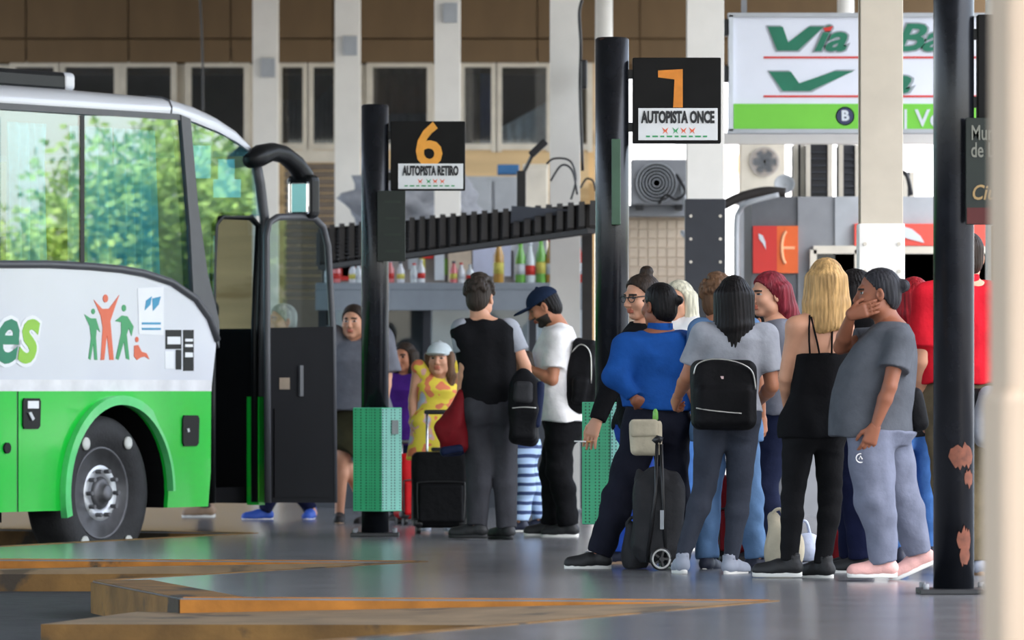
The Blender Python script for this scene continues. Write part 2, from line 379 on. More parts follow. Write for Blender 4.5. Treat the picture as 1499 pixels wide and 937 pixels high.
M_doorglass = glass('door_glass', (0.72, 0.80, 0.80), 0.06)
M_curt = fabric('bus_curtain', srgb(150, 214, 222), 0.8, 0.1)
M_dpan = mat('door_panel_black', (0.004, 0.004, 0.005), 0.6, spec=0.08)
M_paper = mat('paper_sheet', srgb(214, 240, 240), 0.8, 0, 0.03)
BA = math.radians(58.0); BO = Vector((-2.6, 40.0, 0.0)); ch_, sh_ = math.cos(BA), math.sin(BA)
bus = empty('bus', BO, BA); tag(bus, 'green and white coach parked at the platform with its front door open', 'bus')
def bu(px, py, y=0.0):
    k = (px - CX) / FPX; ox = BO.x - sh_ * y; oy = BO.y + ch_ * y
    u = (k * oy - ox) / (ch_ - k * sh_); d = oy + sh_ * u
    return u, CH + (HY - py) * d / FPX
def side(name, pts, m, t0=0.0, th=0.03, px=True, parent=None, smooth=False):
    P = [bu(*p) if px else p for p in pts]
    return prism(name, P, lambda a, b, t: (a, t0 + t, b), th, m, parent or bus, smooth)
ZB, ZM, WB, WT = 0.17, 0.942, 1.75, 2.72
au, az, ar = 0.055, 0.28, 0.575
def arc(r, a0, a1, n=22): return [(au + r * math.cos(a), az + r * math.sin(a)) for a in (a0 + (a1 - a0) * i / n for i in range(n + 1))]
aa = math.asin((ZB - az) / ar)
side('skirt_panel', [(-1.02, ZB), *arc(ar, math.pi - aa, aa), (1.09, ZB), (1.12, 0.4), (1.125, ZM), (-1.02, ZM)][::-1], M_green, px=False)
for k in range(5):
    a = -1.03 - 1.5 * (k + 1); side('luggage_door', [(a, ZB), (a + 1.49, ZB), (a + 1.49, ZM), (a, ZM)], M_green, px=False)
for k in (0,):
    a = -1.035; side('door_seam', [(a, ZB), (a + 0.012, ZB), (a + 0.012, ZM), (a, ZM)], M_trim, 0.006, 0.03, px=False)
aa2 = math.asin((ZB - 0.05 - az) / 0.64)
side('wheel_arch_trim', arc(ar + 0.055, math.pi - aa2, 1.0) + arc(ar + 0.02, 0.8, 0.0, 10) + arc(ar - 0.005, 0.0, math.pi - aa2, 30), mat('arch_trim_green', srgb(96, 222, 130), 0.3, coat=0.5), -0.045, 0.05, px=False)
# arch liner
V = []; Fs = []
A = arc(ar + 0.005, math.pi - aa, aa)
for (u, z) in A: V += [(u, 0.02, z), (u, 0.7, z)]
for i in range(len(A) - 1): Fs.append((2 * i, 2 * i + 1, 2 * i + 3, 2 * i + 2))
n0 = len(V); V += [(u, 0.7, z) for (u, z) in A]; Fs.append(tuple(range(n0, n0 + len(A))))
mk('arch_liner', V, Fs, M_blkin, bus)
curve = [(-0.0, 387), (70, 387), (130, 390), (175, 394), (210, 400), (250, 413), (285, 437), (305, 465), (317, 498)]
cuz = [(-9.0, bu(0, 387)[1])] + [bu(*p) for p in curve]
side('side_panel', [(-9, ZM), (1.125, ZM), bu(317, 498)] + cuz[::-1][1:], M_bwhite, px=False)
side('stripe', [(-9, ZM - 0.004), (1.126, ZM - 0.004), (1.126, ZM + 0.07), (-9, ZM + 0.07)], mat('stripe_white', srgb(238, 238, 240), 0.35, coat=0.4), -0.003, 0.02, px=False)
V, Fs = tube_geo([(u, -0.004, z) for (u, z) in cuz], 0.026, 8); mk('window_trim', V, Fs, M_trim, bus, True)
side('top_rail', [(-9, WT - 0.012), bu(266, 176), bu(262, 167), (-9, WT + 0.035)], M_trim, -0.006, 0.05, px=False)
side('pillar', [(263, 168), (277, 174), (288, 300), (302, 400), (319, 470), (319, 510), (303, 468), (281, 428), (276, 330)], M_trim, -0.012, 0.08)
# side windows: one object for each pane
bounds = [-9, -6.9, -4.8, -2.7, bu(121, 300)[0], bu(272, 300)[0]]
for k in range(5):
    a, b = bounds[k] + 0.008, bounds[k + 1] - 0.008
    if k < 4: P = [(a, WB - 0.03), (b, WB - 0.03), (b, WT), (a, WT)]
    else: P = [(a, WB - 0.03), bu(190, 398), bu(240, 412), bu(280, 436), bu(270, 172), (a, WT)]
    side('side_window', P, M_busglass, 0.004, 0.008, px=False)
    if k: side('window_bar', [(bounds[k] - 0.022, WB - 0.02), (bounds[k] + 0.022, WB - 0.02), (bounds[k] + 0.022, WT), (bounds[k] - 0.022, WT)], M_blk, 0.001, 0.012, px=False)
def curtain(a, b, z0, z1, waves, seed):
    rr = random.Random(seed); n = int(waves * 8); V = []; Fs = []
    for i in range(n + 1):
        t = i / n; u = a + (b - a) * t; ph = t * waves * 2 * math.pi
        for z, am in ((z0, 0.05), ((z0 + z1) / 2, 0.045), (z1 - 0.04, 0.025), (z1, 0.02)):
            V.append((u + 0.012 * math.sin(ph * 0.37 + z * 3 + seed), 0.13 + am * math.sin(ph + 0.3 * math.sin(3 * z)), z))
    for i in range(n):
        for j in range(3): Fs.append((4 * i + j, 4 * i + 4 + j, 4 * i + 5 + j, 4 * i + 1 + j))
    o = mk('curtain', V, Fs, M_curt, bus, True); md = o.modifiers.new('thick', 'SOLIDIFY'); md.thickness = 0.004
for i, (a, b) in enumerate(((-6, -4), (bu(-120, 300)[0], bu(8, 300)[0]), (bu(38, 300)[0], bu(92, 300)[0]), (bu(130, 300)[0], bu(142, 300)[0]), (bu(152, 300)[0], bu(186, 300)[0]), (bu(192, 300)[0], bu(252, 300)[0]))):
    curtain(a, b, WB - 0.2, WT - 0.06, max(1.5, (b - a) * 11), i)
# roof
us = [(-9, 0), (bu(200, 140)[0], 0)]
prof = [(-9.0, WT + 0.03, 2.89), (bu(120, 140)[0], WT + 0.035, 2.89), (bu(255, 140)[0], bu(255, 167)[1], 2.88), (bu(290, 150)[0], *[bu(290, y)[1] for y in (181, 152)]), (bu(320, 160)[0], *[bu(320, y)[1] for y in (193, 166)]), (bu(347, 180)[0], *[bu(347, y)[1] for y in (208, 185)]), (bu(366, 205)[0], *[bu(366, y)[1] for y in (222, 206)]), (bu(374, 225)[0], *[bu(374, y)[1] for y in (228, 221)])]
cs = [(0.0, 0.0), (-0.008, 0.35), (0.015, 0.7), (0.07, 0.92), (0.2, 1.05), (1.25, 1.22), (2.3, 1.05), (2.43, 0.92), (2.49, 0.6), (2.5, 0.0)]
V = []; Fs = []
for (u, a, b) in prof:
    for (y, t) in cs: V.append((u, y, a + (b - a) * t))
nn = len(cs)
for i in range(len(prof) - 1):
    for j in range(nn - 1): Fs.append((i * nn + j, (i + 1) * nn + j, (i + 1) * nn + j + 1, i * nn + j + 1))
Fs.append(tuple(range(nn))); Fs.append(tuple(range((len(prof) - 1) * nn + nn - 1, (len(prof) - 1) * nn - 1, -1)))
bm = bmesh.new(); vs = [bm.verts.new(v) for v in V]
for f in Fs: bm.faces.new([vs[j] for j in f])
ro = bmobj('roof', bm, M_bwhite, bus)
for p in ro.data.polygons: p.use_smooth = len(p.vertices) == 4
u0 = bu(250, 140)[0]
V, Fs = tube_geo([(u0, -0.003, WT + 0.05), (u0, -0.008, WT + 0.09), (u0, 0.012, WT + 0.135), (u0, 0.07, WT + 0.158), (u0, 0.2, 2.89)], 0.006, 6); mk('roof_seam', V, Fs, M_trim, ro)
ht = box('roof_hatch', (-0.42, 0.95, 2.97), (1.25, 0.9, 0.13), M_blk, bus, 0.03)
box('hatch_end', (0.215, 0.95, 2.975), (0.12, 0.92, 0.12), M_bwhite, ht, 0.03, seg=3)
# quarter window, notices behind it, door frame
FW = 1.73                                            # front face
side('quarter_window', [(277, 178), (330, 200), (366, 224), (380, 296), (384, 316), (320, 316), (315, 345), (314, 470), (302, 400), (288, 300)], M_busglass, 0.004, 0.008)
for (a, b, c, d) in ((281, 213, 311, 261), (322, 233, 346, 262.5), (315, 262.5, 355, 289)):
    side('paper_notice', [(a, b), (c, b), (c, d), (a, d)], M_paper, 0.014, 0.003)
box('sun_blind', (bu(310, 0)[0], 0.10, 2.55), (0.28, 0.02, 0.34), M_grey, bus)
V, Fs = tube_geo([(bu(372, 224)[0], 0.0, bu(372, 224)[1]), (bu(381, 270)[0], 0, bu(381, 270)[1]), (bu(387, 320)[0], 0, bu(387, 320)[1]), (FW, 0.0, 1.36), (FW, 0.0, 0.9)], 0.035, 8); mk('front_post', V, Fs, M_trim, bus, True)
side('front_corner', [(FW - 0.04, ZB), (FW + 0.03, ZB), (FW + 0.03, 0.9), (FW - 0.04, 0.9)], M_green, 0.0, 0.1, px=False)
V, Fs = tube_geo([(bu(316, 730)[0], 0.03, ZB + 0.02), (bu(316, 600)[0], 0.03, 0.9), (bu(317, 400)[0], 0.03, 1.75), (bu(320, 330)[0], 0.03, 2.05), (bu(330, 316)[0], 0.03, 2.11), (bu(372, 316)[0], 0.03, 2.11), (bu(384, 330)[0], 0.03, 2.05), (FW - 0.05, 0.03, 1.4), (FW - 0.05, 0.03, ZB + 0.02)], 0.024, 8); mk('door_frame', V, Fs, M_blk, bus, True)
# shell: far side, rear, floor, front, windscreen
box('far_wall', (-3.7, 2.48, 0.96), (10.8, 0.04, 1.58), M_bwhite, bus)
for k in range(6): box('far_pillar', (-8.9 + 2.1 * k, 2.48, 2.27), (0.12, 0.04, 1.06), M_trim, bus)
box('far_window', (-3.7, 2.485, 2.27), (10.6, 0.012, 1.04), M_busglass, bus)
box('rear_wall', (-8.99, 1.25, 1.55), (0.04, 2.46, 2.7), M_green, bus)
box('floor_pan', (-4.0, 1.58, 0.62), (10.1, 1.7, 0.5), M_blkin, bus)
box('chassis', (-4.9, 1.25, 0.24), (7.8, 2.2, 0.28), M_blkin, bus)
bm = bmesh.new()
bm_box(bm, (1.36, 1.0, 0.24), (0.62, 1.8, 0.1)); bm_box(bm, (1.36, 1.25, 0.42), (0.62, 1.3, 0.3)); bm_box(bm, (1.36, 1.5, 0.68), (0.62, 0.8, 0.3))
bmobj('entry_steps', bm, M_blkin, bus)
box('step_lip', (1.40, 0.62, 0.575), (0.55, 0.03, 0.02), mat('step_lip_ochre', srgb(150, 120, 70), 0.6), bus)
box('front_panel', (FW + 0.02, 1.25, 0.77), (0.08, 2.46, 1.18), M_blkin, bus, 0.02)
box('dashboard', (FW - 0.14, 1.55, 1.26), (0.26, 1.7, 0.22), M_blkin, bus, 0.04)
mk('windscreen', [(FW + 0.04, 0.04, 1.36), (FW + 0.04, 2.46, 1.36), (FW - 0.06, 2.46, 2.58), (FW - 0.06, 0.04, 2.58), (FW + 0.046, 0.04, 1.36), (FW + 0.046, 2.46, 1.36), (FW - 0.054, 2.46, 2.58), (FW - 0.054, 0.04, 2.58)], [(0, 1, 2, 3), (4, 7, 6, 5), (0, 4, 5, 1), (3, 2, 6, 7), (0, 3, 7, 4), (1, 5, 6, 2)], M_doorglass, bus)
ds = empty('driver_seat', (0.75, 0.95, 0.85), parent=bus)
box('backrest', (-0.02, 0, 0.58), (0.13, 0.5, 0.85), M_blkin, ds, 0.05, seg=3); box('cushion', (0.2, 0, 0.12), (0.5, 0.5, 0.16), M_blkin, ds, 0.05, seg=3); box('headrest', (-0.02, 0, 1.08), (0.11, 0.28, 0.2), M_blkin, ds, 0.04, seg=3)
M_seat = fabric('coach_seat', srgb(52, 74, 110))
for k in range(3):
    st = empty('passenger_seat', (-0.35 - 0.85 * k, 0.75, 0.87), parent=bus)
    box('backrest', (0, 0, 0.6), (0.14, 0.9, 0.95), M_seat, st, 0.05, seg=3); box('cushion', (0.25, 0, 0.25), (0.45, 0.9, 0.15), M_seat, st, 0.05, seg=3)
# open door leaf, swung out and forward of the doorway
dl = empty('entrance_door', (0, -0.10, 0), parent=bus)
def dside(name, pts, m, t0, th, holes=None):
    P = [bu(px, py, -0.10) for px, py in pts]
    return prism(name, P, lambda a, b, t: (a, t0 + t, b), th, m, dl)
ring = [(392, 736), (391, 520), (390, 345), (394, 326), (406, 318), (440, 317), (460, 319), (473, 332), (480, 360), (487, 480), (489, 736)]
V, Fs = tube_geo([(bu(a, b, -0.1)[0], 0, bu(a, b, -0.1)[1]) for a, b in ring], 0.024, 8); mk('door_edge', V, Fs, M_trim, dl, True)
dside('door_panel', [(392, 480), (487, 478), (489, 736), (392, 736)], M_dpan, -0.015, 0.03)
dside('door_glass', [(392, 480), (391, 345), (395, 328), (408, 320), (440, 319), (458, 321), (471, 334), (478, 360), (486, 478)], M_doorglass, -0.004, 0.008)
dside('door_handle', [(434, 535), (439, 535), (439, 580), (434, 580)], M_trim, -0.03, 0.016)
dside('door_label', [(406, 553), (421, 553), (421, 570), (406, 570)], mat('door_label', srgb(120, 104, 84), 0.6), -0.018, 0.004)
dside('lower_panel', [(398, 598), (481, 598), (482, 728), (398, 728)], M_dpan, -0.022, 0.008)
# mirror on its curved arm
mr = empty('wing_mirror', (0, -0.06, 0), parent=bus)
ap = [(364, 236), (380, 228), (398, 222), (415, 226), (432, 240), (445, 258), (452, 280)]
V, Fs = tube_geo([(bu(a, b, -0.06)[0], 0, bu(a, b, -0.06)[1]) for a, b in ap], [0.05, 0.075, 0.062, 0.062, 0.066, 0.07, 0.06], 12); mk('mirror_arm', V, Fs, M_blk, mr, True)
mu, mz = bu(444, 288, -0.06)
box('mirror_housing', (mu, 0, mz), (0.13, 0.22, 0.30), M_blk, mr, 0.045, seg=3)
box('mirror_glass', (mu - 0.062, -0.01, mz - 0.01), (0.012, 0.16, 0.23), mat('mirror_silver', (0.8, 0.82, 0.84), 0.03, 1.0, 0.0), mr, 0.02)
# wheels
def wheel(u, y):
    wv = empty('wheel', (u, y, 0.274), parent=bus); R = Matrix.Rotation(math.pi / 2, 3, 'X')   # lathe axis z -> -y (outwards)
    lathe('tyre', [(0.29, 0.05), (0.33, 0.10), (0.42, 0.115), (0.475, 0.10), (0.50, 0.07), (0.508, 0.02), (0.508, -0.13), (0.49, -0.17), (0.4, -0.18), (0.29, -0.12)], M_rubber, wv, 48, R)
    lathe('rim', [(0.305, 0.062), (0.30, 0.075), (0.288, 0.07), (0.275, 0.03), (0.262, -0.02), (0.25, -0.03), (0.2, 0.02), (0.175, 0.045), (0.05, 0.045), (0.0, 0.045)], M_rim, wv, 40, R)
    lathe('nut_ring', [(0.105, 0.05), (0.11, 0.066), (0.175, 0.066), (0.19, 0.058), (0.195, 0.04)], M_silver, wv, 40, R)
    lathe('hub', [(0.10, 0.04), (0.098, 0.075), (0.085, 0.085), (0.06, 0.088), (0.055, 0.12), (0.045, 0.13), (0.0, 0.132)], M_rim, wv, 24, R)
    for k in range(10):
        a = 2 * math.pi * k / 10; cyl('wheel_nut', (0.148 * math.cos(a), -0.085, 0.148 * math.sin(a)), 0.014, 0.05, M_rim, wv, 8, 'Y')
        a += 0.31; lathe('hand_hole', [(0.028, 0.0), (0.03, 0.006), (0.0, 0.008)], M_blkin, wv, 12, Matrix.Rotation(-a, 3, 'Y') @ Matrix.Rotation(0.7, 3, 'Z') @ R, (0.228 * math.cos(a), 0.004, 0.228 * math.sin(a)))
    for a in (0.95, 2.2, 4.05, 5.35):
        lathe('paint_mark', [(0.042, -0.004), (0.042, 0.006), (0.0, 0.008)], mat('paint_mark_white', srgb(226, 226, 220), 0.7), wv, 14, R, (0.40 * math.cos(a), -0.118, 0.40 * math.sin(a)))
wheel(0.0, 0.16)
wheel(-6.1, 0.16)
# livery: script letters, four stylised figures, stickers, latches
Ms = {'o': mat('livery_orange', srgb(232, 104, 66), 0.35, 0, 0.05), 'g': mat('livery_green', srgb(52, 160, 96), 0.35, 0, 0.05), 'd': mat('livery_dark_green', srgb(24, 132, 96), 0.35, 0, 0.05), 'l': mat('livery_lime', srgb(150, 208, 62), 0.35, 0, 0.05), 'b': mat('livery_blue', srgb(46, 150, 190), 0.4), 'w': mat('livery_white', srgb(244, 246, 248), 0.4, 0, 0.02)}
def decal(name, pts, m, t0=-0.004): return side(name, pts, m, t0, 0.006)
def disc(name, x, y, r, m, t0=-0.004): return decal(name, [(x + r * 0.62 * math.cos(k * math.pi / 6), y + r * math.sin(k * math.pi / 6)) for k in range(12)], m, t0)
figs = [('g', (136, 456, 4.2), [(123, 460), (132, 466), (140, 466), (146, 486), (141, 481), (140, 495), (142, 527), (138, 527), (136, 503), (132, 527), (129, 525), (133, 495), (131, 478)]),
        ('o', (154, 437, 6), [(137, 439), (149, 452), (159, 452), (174, 432), (166, 455), (161, 470), (166, 527), (160, 527), (156, 490), (152, 527), (147, 527), (150, 480), (147, 462)]),
        ('g', (181, 451, 5), [(168, 470), (178, 462), (186, 463), (195, 478), (192, 492), (188, 480), (185, 490), (189, 527), (184, 525), (181, 500), (173, 527), (169, 525), (177, 488), (177, 472)]),
        ('o', (200, 497, 4), [(196, 506), (202, 505), (207, 515), (214, 517), (218, 526), (212, 522), (206, 523), (200, 527), (196, 522)])]
for c, h, P in figs: decal('figure_emblem', P, Ms[c]); disc('figure_head', *h, Ms[c])
def btext(name, s, px, py, size, m, bold, shear, t0, sx=1.0):
    u, z = bu(px, py); return text(name, s, size, m, bus, Matrix.Translation((u, t0, z)) @ FACE, bold, shear, 0.002, sx=sx)
for ch, px, m in (('e', 5, Ms['d']), ('s', 37, Ms['l'])):
    btext('lettering_halo', ch, px, 490, 0.56, Ms['w'], 0.036, 0.28, -0.003, 0.95); btext('lettering', ch, px, 490, 0.56, m, 0.012, 0.28, -0.007, 0.95)
decal('white_sticker', [(201, 422), (239, 420), (239, 491), (203, 489)], Ms['w'])
for P in ([(213, 440), (221, 434), (219, 446), (211, 454)], [(222, 437), (234, 434), (231, 446), (223, 455)]): decal('sticker_mark', P, Ms['b'], -0.008)
for y in (472, 480): decal('sticker_line', [(207, y), (234, y), (234, y + 3), (207, y + 3)], Ms['b'], -0.008)
for (a, b, c, d) in ((242, 483, 265, 511), (268, 483, 283, 543), (257, 512, 265, 541)): decal('black_sticker', [(a, b), (c, b), (c, d), (a, d)], M_blk)
for (a, b, c, d) in ((244, 493, 263, 504), (270, 496, 281, 500), (270, 504, 281, 508), (270, 516, 281, 523)): decal('sticker_line', [(a, b), (c, b), (c, d), (a, d)], Ms['w'], -0.008)
decal('white_sticker', [(241, 514), (254, 514), (254, 540), (241, 540)], Ms['w'])
for (a, b, c, d) in ((32, 583, 58, 628), (266, 608, 290, 653)):
    hp = side('latch', [(a + 2, b), (c - 2, b), (c, b + 5), (c - 1, d - 4), (c - 4, d), (a + 2, d), (a, d - 5), (a, b + 5)], M_blk, -0.012, 0.02)
side('latch_label', [(38, 587), (54, 587), (54, 598), (38, 598)], Ms['w'], -0.016, 0.006)
side('latch_lever', [(38, 604), (42, 603), (47, 613), (44, 616)], M_silver, -0.022, 0.012); side('latch_lever', [(271, 628), (274, 627), (275, 632), (272, 633)], M_silver, -0.018, 0.01)
u, z = bu(9, 656); cyl('filler_cap', (u, 0.0, z), 0.035, 0.03, M_blk, bus, 20, 'Y')
# ------------------------------------------------------------------ numbered posts with signs, litter bins
M_post = mat('post_black_paint', (0.008, 0.009, 0.012), 0.24, 0, 0.3, 9, 0.05, 25, col2=srgb(92, 62, 48), thr=0.72, spec=0.35)
M_sign = mat('sign_black', (0.010, 0.0095, 0.009), 0.55, 0, 0.2, 6, spec=0.15)
M_amber = mat('sign_amber', srgb(240, 164, 60), 0.55, 0, 0.08, 14)
M_tape = mat('sign_tape_orange', srgb(226, 138, 44), 0.6, 0, 0.12, 16)
M_plate = mat('name_plate_white', srgb(232, 233, 232), 0.5, 0, 0.03)
M_ink = mat('ink_black', (0.02, 0.02, 0.022), 0.6)
M_plaque = mat('plaque_green', srgb(20, 30, 22), 0.5, 0, 0.15)
M_gold = mat('plaque_gold', srgb(170, 140, 92), 0.6, 0, 0.1)
M_silt = mat('plaque_grey_letters', srgb(128, 128, 116), 0.6, 0, 0.1)
M_dred = mat('plaque_red', srgb(84, 22, 18), 0.6)
def post(px, py, d, top_px, dia, label, sign, digit, name, plaque):
    g = at(px, py, d); t = empty('platform_post', (g.x, d, 0)); tag(t, label, 'post', 'numbered bay posts along the platform edge')
    zt = zz(top_px, d)
    o = lathe('shaft', [(dia / 2, 0), (dia / 2, zt - 0.01), (dia / 2 - 0.012, zt), (0.0, zt + 0.002)], M_post, t, 40)
    box('base_plate', (0, 0, 0.012), (dia * 1.75, dia * 1.75, 0.024), M_black, t, 0.004)
    for sx in (-1, 1):
        for sy in (-1, 1): cyl('bolt', (sx * dia * 0.72, sy * dia * 0.72, 0.034), 0.014, 0.03, M_grey, t, 8)
    k = d / FPX
    def loc(x, y): return ((x - px) * k, zz(y, d))
    if sign:
        x0, y0, x1, y1 = sign; a, zt_ = loc(x0, y0); b, zb_ = loc(x1, y1); yf = -0.055
        sg = box('sign_box', ((a + b) / 2, 0, (zt_ + zb_) / 2), (b - a, 0.11, zt_ - zb_), M_sign, t, 0.006)
        box('bracket', ((a + dia * 0.4) / 2 + 0.01, 0, zt_ - 0.09), (abs(a - dia * 0.4) + 0.06, 0.04, 0.05), M_black, t); box('bracket', ((a + dia * 0.4) / 2 + 0.01, 0, zb_ + 0.09), (abs(a - dia * 0.4) + 0.06, 0.04, 0.05), M_black, t)
        if digit == '6':
            x, z = loc(628, 216); text('digit', '6', 62 * k / 0.70, M_amber, sg, Matrix.Translation((x, yf - 0.003, z)) @ FACE, 0.008, sx=0.95)
        if digit == '7':
            P = [(963, 104), (999, 102), (999, 158), (985, 158), (987, 117), (963, 114)]
            prism('digit', [loc(*q) for q in P], lambda u, v, s: (u, yf - 0.003 + s, v), 0.004, M_tape, sg)
        if name:
            (nx0, ny0, nx1, ny1), s = name; a2, z2 = loc(nx0, ny0); b2, z3 = loc(nx1, ny1)
            np_ = box('name_plate', ((a2 + b2) / 2, yf - 0.004, (z2 + z3) / 2), (b2 - a2, 0.008, z2 - z3), M_plate, sg, 0.002)
            h = z2 - z3; wdt = b2 - a2
            text('lettering', s, h * 0.50, M_ink, sg, Matrix.Translation(((a2 + b2) / 2, yf - 0.010, z3 + h * 0.70)) @ FACE, 0.004, sx=wdt * 0.92 / (h * 0.50 * 0.60 * len(s)))
            for q, (fx, c) in enumerate(((0.34, 'o'), (0.47, 'g'), (0.57, 'o'), (0.68, 'o'))):   # small figure logo and a green motto line
                cx_ = a2 + wdt * fx; zc = z3 + h * 0.30; e = h * 0.10
                prism('figure_emblem', [(cx_ - e, zc + e), (cx_, zc + e * 0.2), (cx_ + e, zc + e), (cx_ + e * 0.4, zc - e * 0.2), (cx_ + e * 0.8, zc - e), (cx_, zc - e * 0.3), (cx_ - e * 0.8, zc - e), (cx_ - e * 0.4, zc - e * 0.2)], lambda u, v, s_: (u, yf - 0.010 + s_, v), 0.003, Ms[c], sg)
            for q in range(9):
                cx_ = a2 + wdt * (0.10 + 0.09 * q); box('motto_mark', (cx_ + 0.01, yf - 0.009, z3 + h * 0.12), (wdt * (0.05 + 0.02 * (q % 2)), 0.003, h * 0.05), Ms['g'], sg)
    if plaque:
        x0, y0, x1, y1 = plaque; a, zt_ = loc(x0, y0); b, zb_ = loc(x1, y1); yf = -dia / 2 - 0.03
        pq = box('plaque', ((a + b) / 2, yf + 0.012, (zt_ + zb_) / 2), (b - a, 0.024, zt_ - zb_), M_plaque, t, 0.003)
        return t, pq, loc, yf
    return t, None, loc, 0
p6, q6, L6, y6 = post(549, 785, 39.8, 153, 0.178, 'black round post whose amber sign reads AUTOPISTA RETIRO', (572, 178, 681, 279), '6', ((583, 240, 678, 277), 'AUTOPISTA RETIRO'), (553, 280, 594, 383))
for k in range(4): box('faded_line', (L6(575, 0)[0], y6 - 0.002, L6(0, 296 + 24 * k)[1]), (0.11 - 0.02 * (k % 2), 0.003, 0.016), mat('faded_letters', srgb(34, 44, 34), 0.6), q6)
p7, _, L7, _ = post(896, 818, 34.1, 55, 0.186, 'black round post whose sign reads AUTOPISTA ONCE', (926, 85, 1055, 210), '7', ((934, 159, 1050, 206), 'AUTOPISTA ONCE'), None)
sp = box('plaque_edge', (0.02, -0.10, (L7(0, 205)[1] + L7(0, 330)[1]) / 2), (0.05, 0.10, L7(0, 205)[1] - L7(0, 330)[1]), mat('plaque_strip_green', srgb(66, 96, 74), 0.5), p7, 0.004)
p8, q8, L8, y8 = post(1396, 870, 28.6, -260, 0.19, 'tallest looking black post at the right with rust patches near its foot', (1430, 22, 1560, 178), None, None, (1411, 174, 1560, 330))
x, z = L8(1416, 198)
for s, yy, m, sx in (('Municipalidad', 197, M_silt, 0.62), ('de La Plata', 222, M_silt, 0.62), ('Ciudad de', 284, M_gold, 0.80)):
    text('lettering', s, 0.098, m, q8, Matrix.Translation((L8(1418, 0)[0], y8 - 0.003, L8(0, yy)[1])) @ FACE, 0.001, 0.0 if m is M_silt else 0.25, align='LEFT', sx=sx)
box('red_band', (L8(1485, 0)[0], y8 - 0.001, L8(0, 317)[1]), (L8(1558, 0)[0] - L8(1413, 0)[0], 0.004, 0.075), M_dred, q8)
M_patch = mat('rust_patch', srgb(112, 64, 46), 0.8, 0, 0.3, 30)
for (py, h, a0, a1) in ((668, 0.13, -1.9, -0.5), (700, 0.10, -1.1, -0.5), (790, 0.14, -1.5, -0.7), (812, 0.12, -1.35, -0.75)):
    V = []; Fs = []; n = 12; rr = random.Random(int(py)); zc = L8(0, py)[1]
    for i in range(n + 1):
        a = a0 + (a1 - a0) * i / n; e = math.sin(math.pi * i / n) ** 0.5
        for s in (-1, 1): V.append((0.0965 * math.cos(a), 0.0965 * math.sin(a), zc + s * h / 2 * e * rr.uniform(0.5, 1.1)))
    for i in range(n): Fs.append((2 * i, 2 * i + 2, 2 * i + 3, 2 * i + 1))
    o = mk('rust_patch', V, Fs, M_patch, p8); md = o.modifiers.new('t', 'SOLIDIFY'); md.thickness = 0.002
M_binA = None
def perforated(name, col):
    if name in _M: return _M[name]
    m = mat(name, col, 0.4, 0, 0.10, 5); n = m.node_tree.nodes; l = m.node_tree.links; b = n['Principled BSDF']
    tc = n.new('ShaderNodeTexCoord'); mp = n.new('ShaderNodeMapping'); mp.inputs['Scale'].default_value = (55, 55, 55); l.new(tc.outputs['Object'], mp.inputs[0])
    vo = n.new('ShaderNodeTexVoronoi'); vo.inputs['Scale'].default_value = 1.0; vo.inputs['Randomness'].default_value = 0.0; l.new(mp.outputs[0], vo.inputs['Vector'])
    r = n.new('ShaderNodeValToRGB'); r.color_ramp.elements[0].position = 0.30; r.color_ramp.elements[1].position = 0.36
    r.color_ramp.elements[0].color = (0.30, 0.30, 0.30, 1); r.color_ramp.elements[1].color = (1, 1, 1, 1); l.new(vo.outputs['Distance'], r.inputs[0])
    src = b.inputs['Base Color'].links[0].from_socket; mx = n.new('ShaderNodeMixRGB'); mx.blend_type = 'MULTIPLY'; mx.inputs[0].default_value = 1
    l.new(src, mx.inputs[1]); l.new(r.outputs[0], mx.inputs[2]); l.new(mx.outputs[0], b.inputs['Base Color'])
    return m
def litter_bin(d, x0, xm, x1, y0, y1, px, label, stick=True):
    k = d / FPX; g = at(px, 0, d); zt, zb = zz(y0, d), zz(y1, d); t = empty('litter_bin', (g.x, d, 0)); tag(t, label, 'bin', 'green perforated bins fixed round the posts')
    m1 = perforated('bin_green', srgb(58, 186, 128)); m2 = perforated('bin_green_pale', srgb(128, 204, 186)); mr = mat('bin_rim_green', srgb(90, 196, 150), 0.4)
    A = Vector(((x0 - px) * k, -0.02, 0)); B = Vector(((xm - px) * k, -0.125, 0)); Cc = Vector(((x1 - px) * k, -0.04, 0)); D = Vector((0.02, 0.13, 0))
    P = [A, B, Cc, D]; nm = [m1, m2, m2, m1]
    for i in range(4):
        a, b = P[i], P[(i + 1) % 4]; V = []
        n_ = (b - a).cross(Vector((0, 0, 1))).normalized() * 0.006
        V = [a + Vector((0, 0, zb)), b + Vector((0, 0, zb)), b + Vector((0, 0, zt)), a + Vector((0, 0, zt))]; V += [v + n_ for v in V]
        mk('perforated_panel', V, [(0, 1, 2, 3), (7, 6, 5, 4), (0, 4, 5, 1), (1, 5, 6, 2), (2, 6, 7, 3), (3, 7, 4, 0)], nm[i], t)
    for z in (zt, zb):
        V, Fs = tube_geo([p + Vector((0, 0, z)) for p in P + [P[0]]], 0.006, 6); mk('rim', V, Fs, mr, t)
    if stick:
        u = (Cc - B).normalized(); c = B + (Cc - B) * 0.62; R = Matrix((u, Vector((0, 0, 1)).cross(u), Vector((0, 0, 1)))).transposed()
        st = box('sticker', (c.x + 0.01, c.y - 0.008, zt - 0.12), (0.05, 0.006, 0.09), mat('bin_sticker', srgb(130, 140, 138), 0.6), t, R=R)
litter_bin(39.7, 518, 559, 587, 598, 747, 549, 'green perforated bin below the AUTOPISTA RETIRO sign')
litter_bin(34.0, 853, 893, 925, 590, 766, 896, 'green perforated bin below the AUTOPISTA ONCE sign, partly behind people', False)
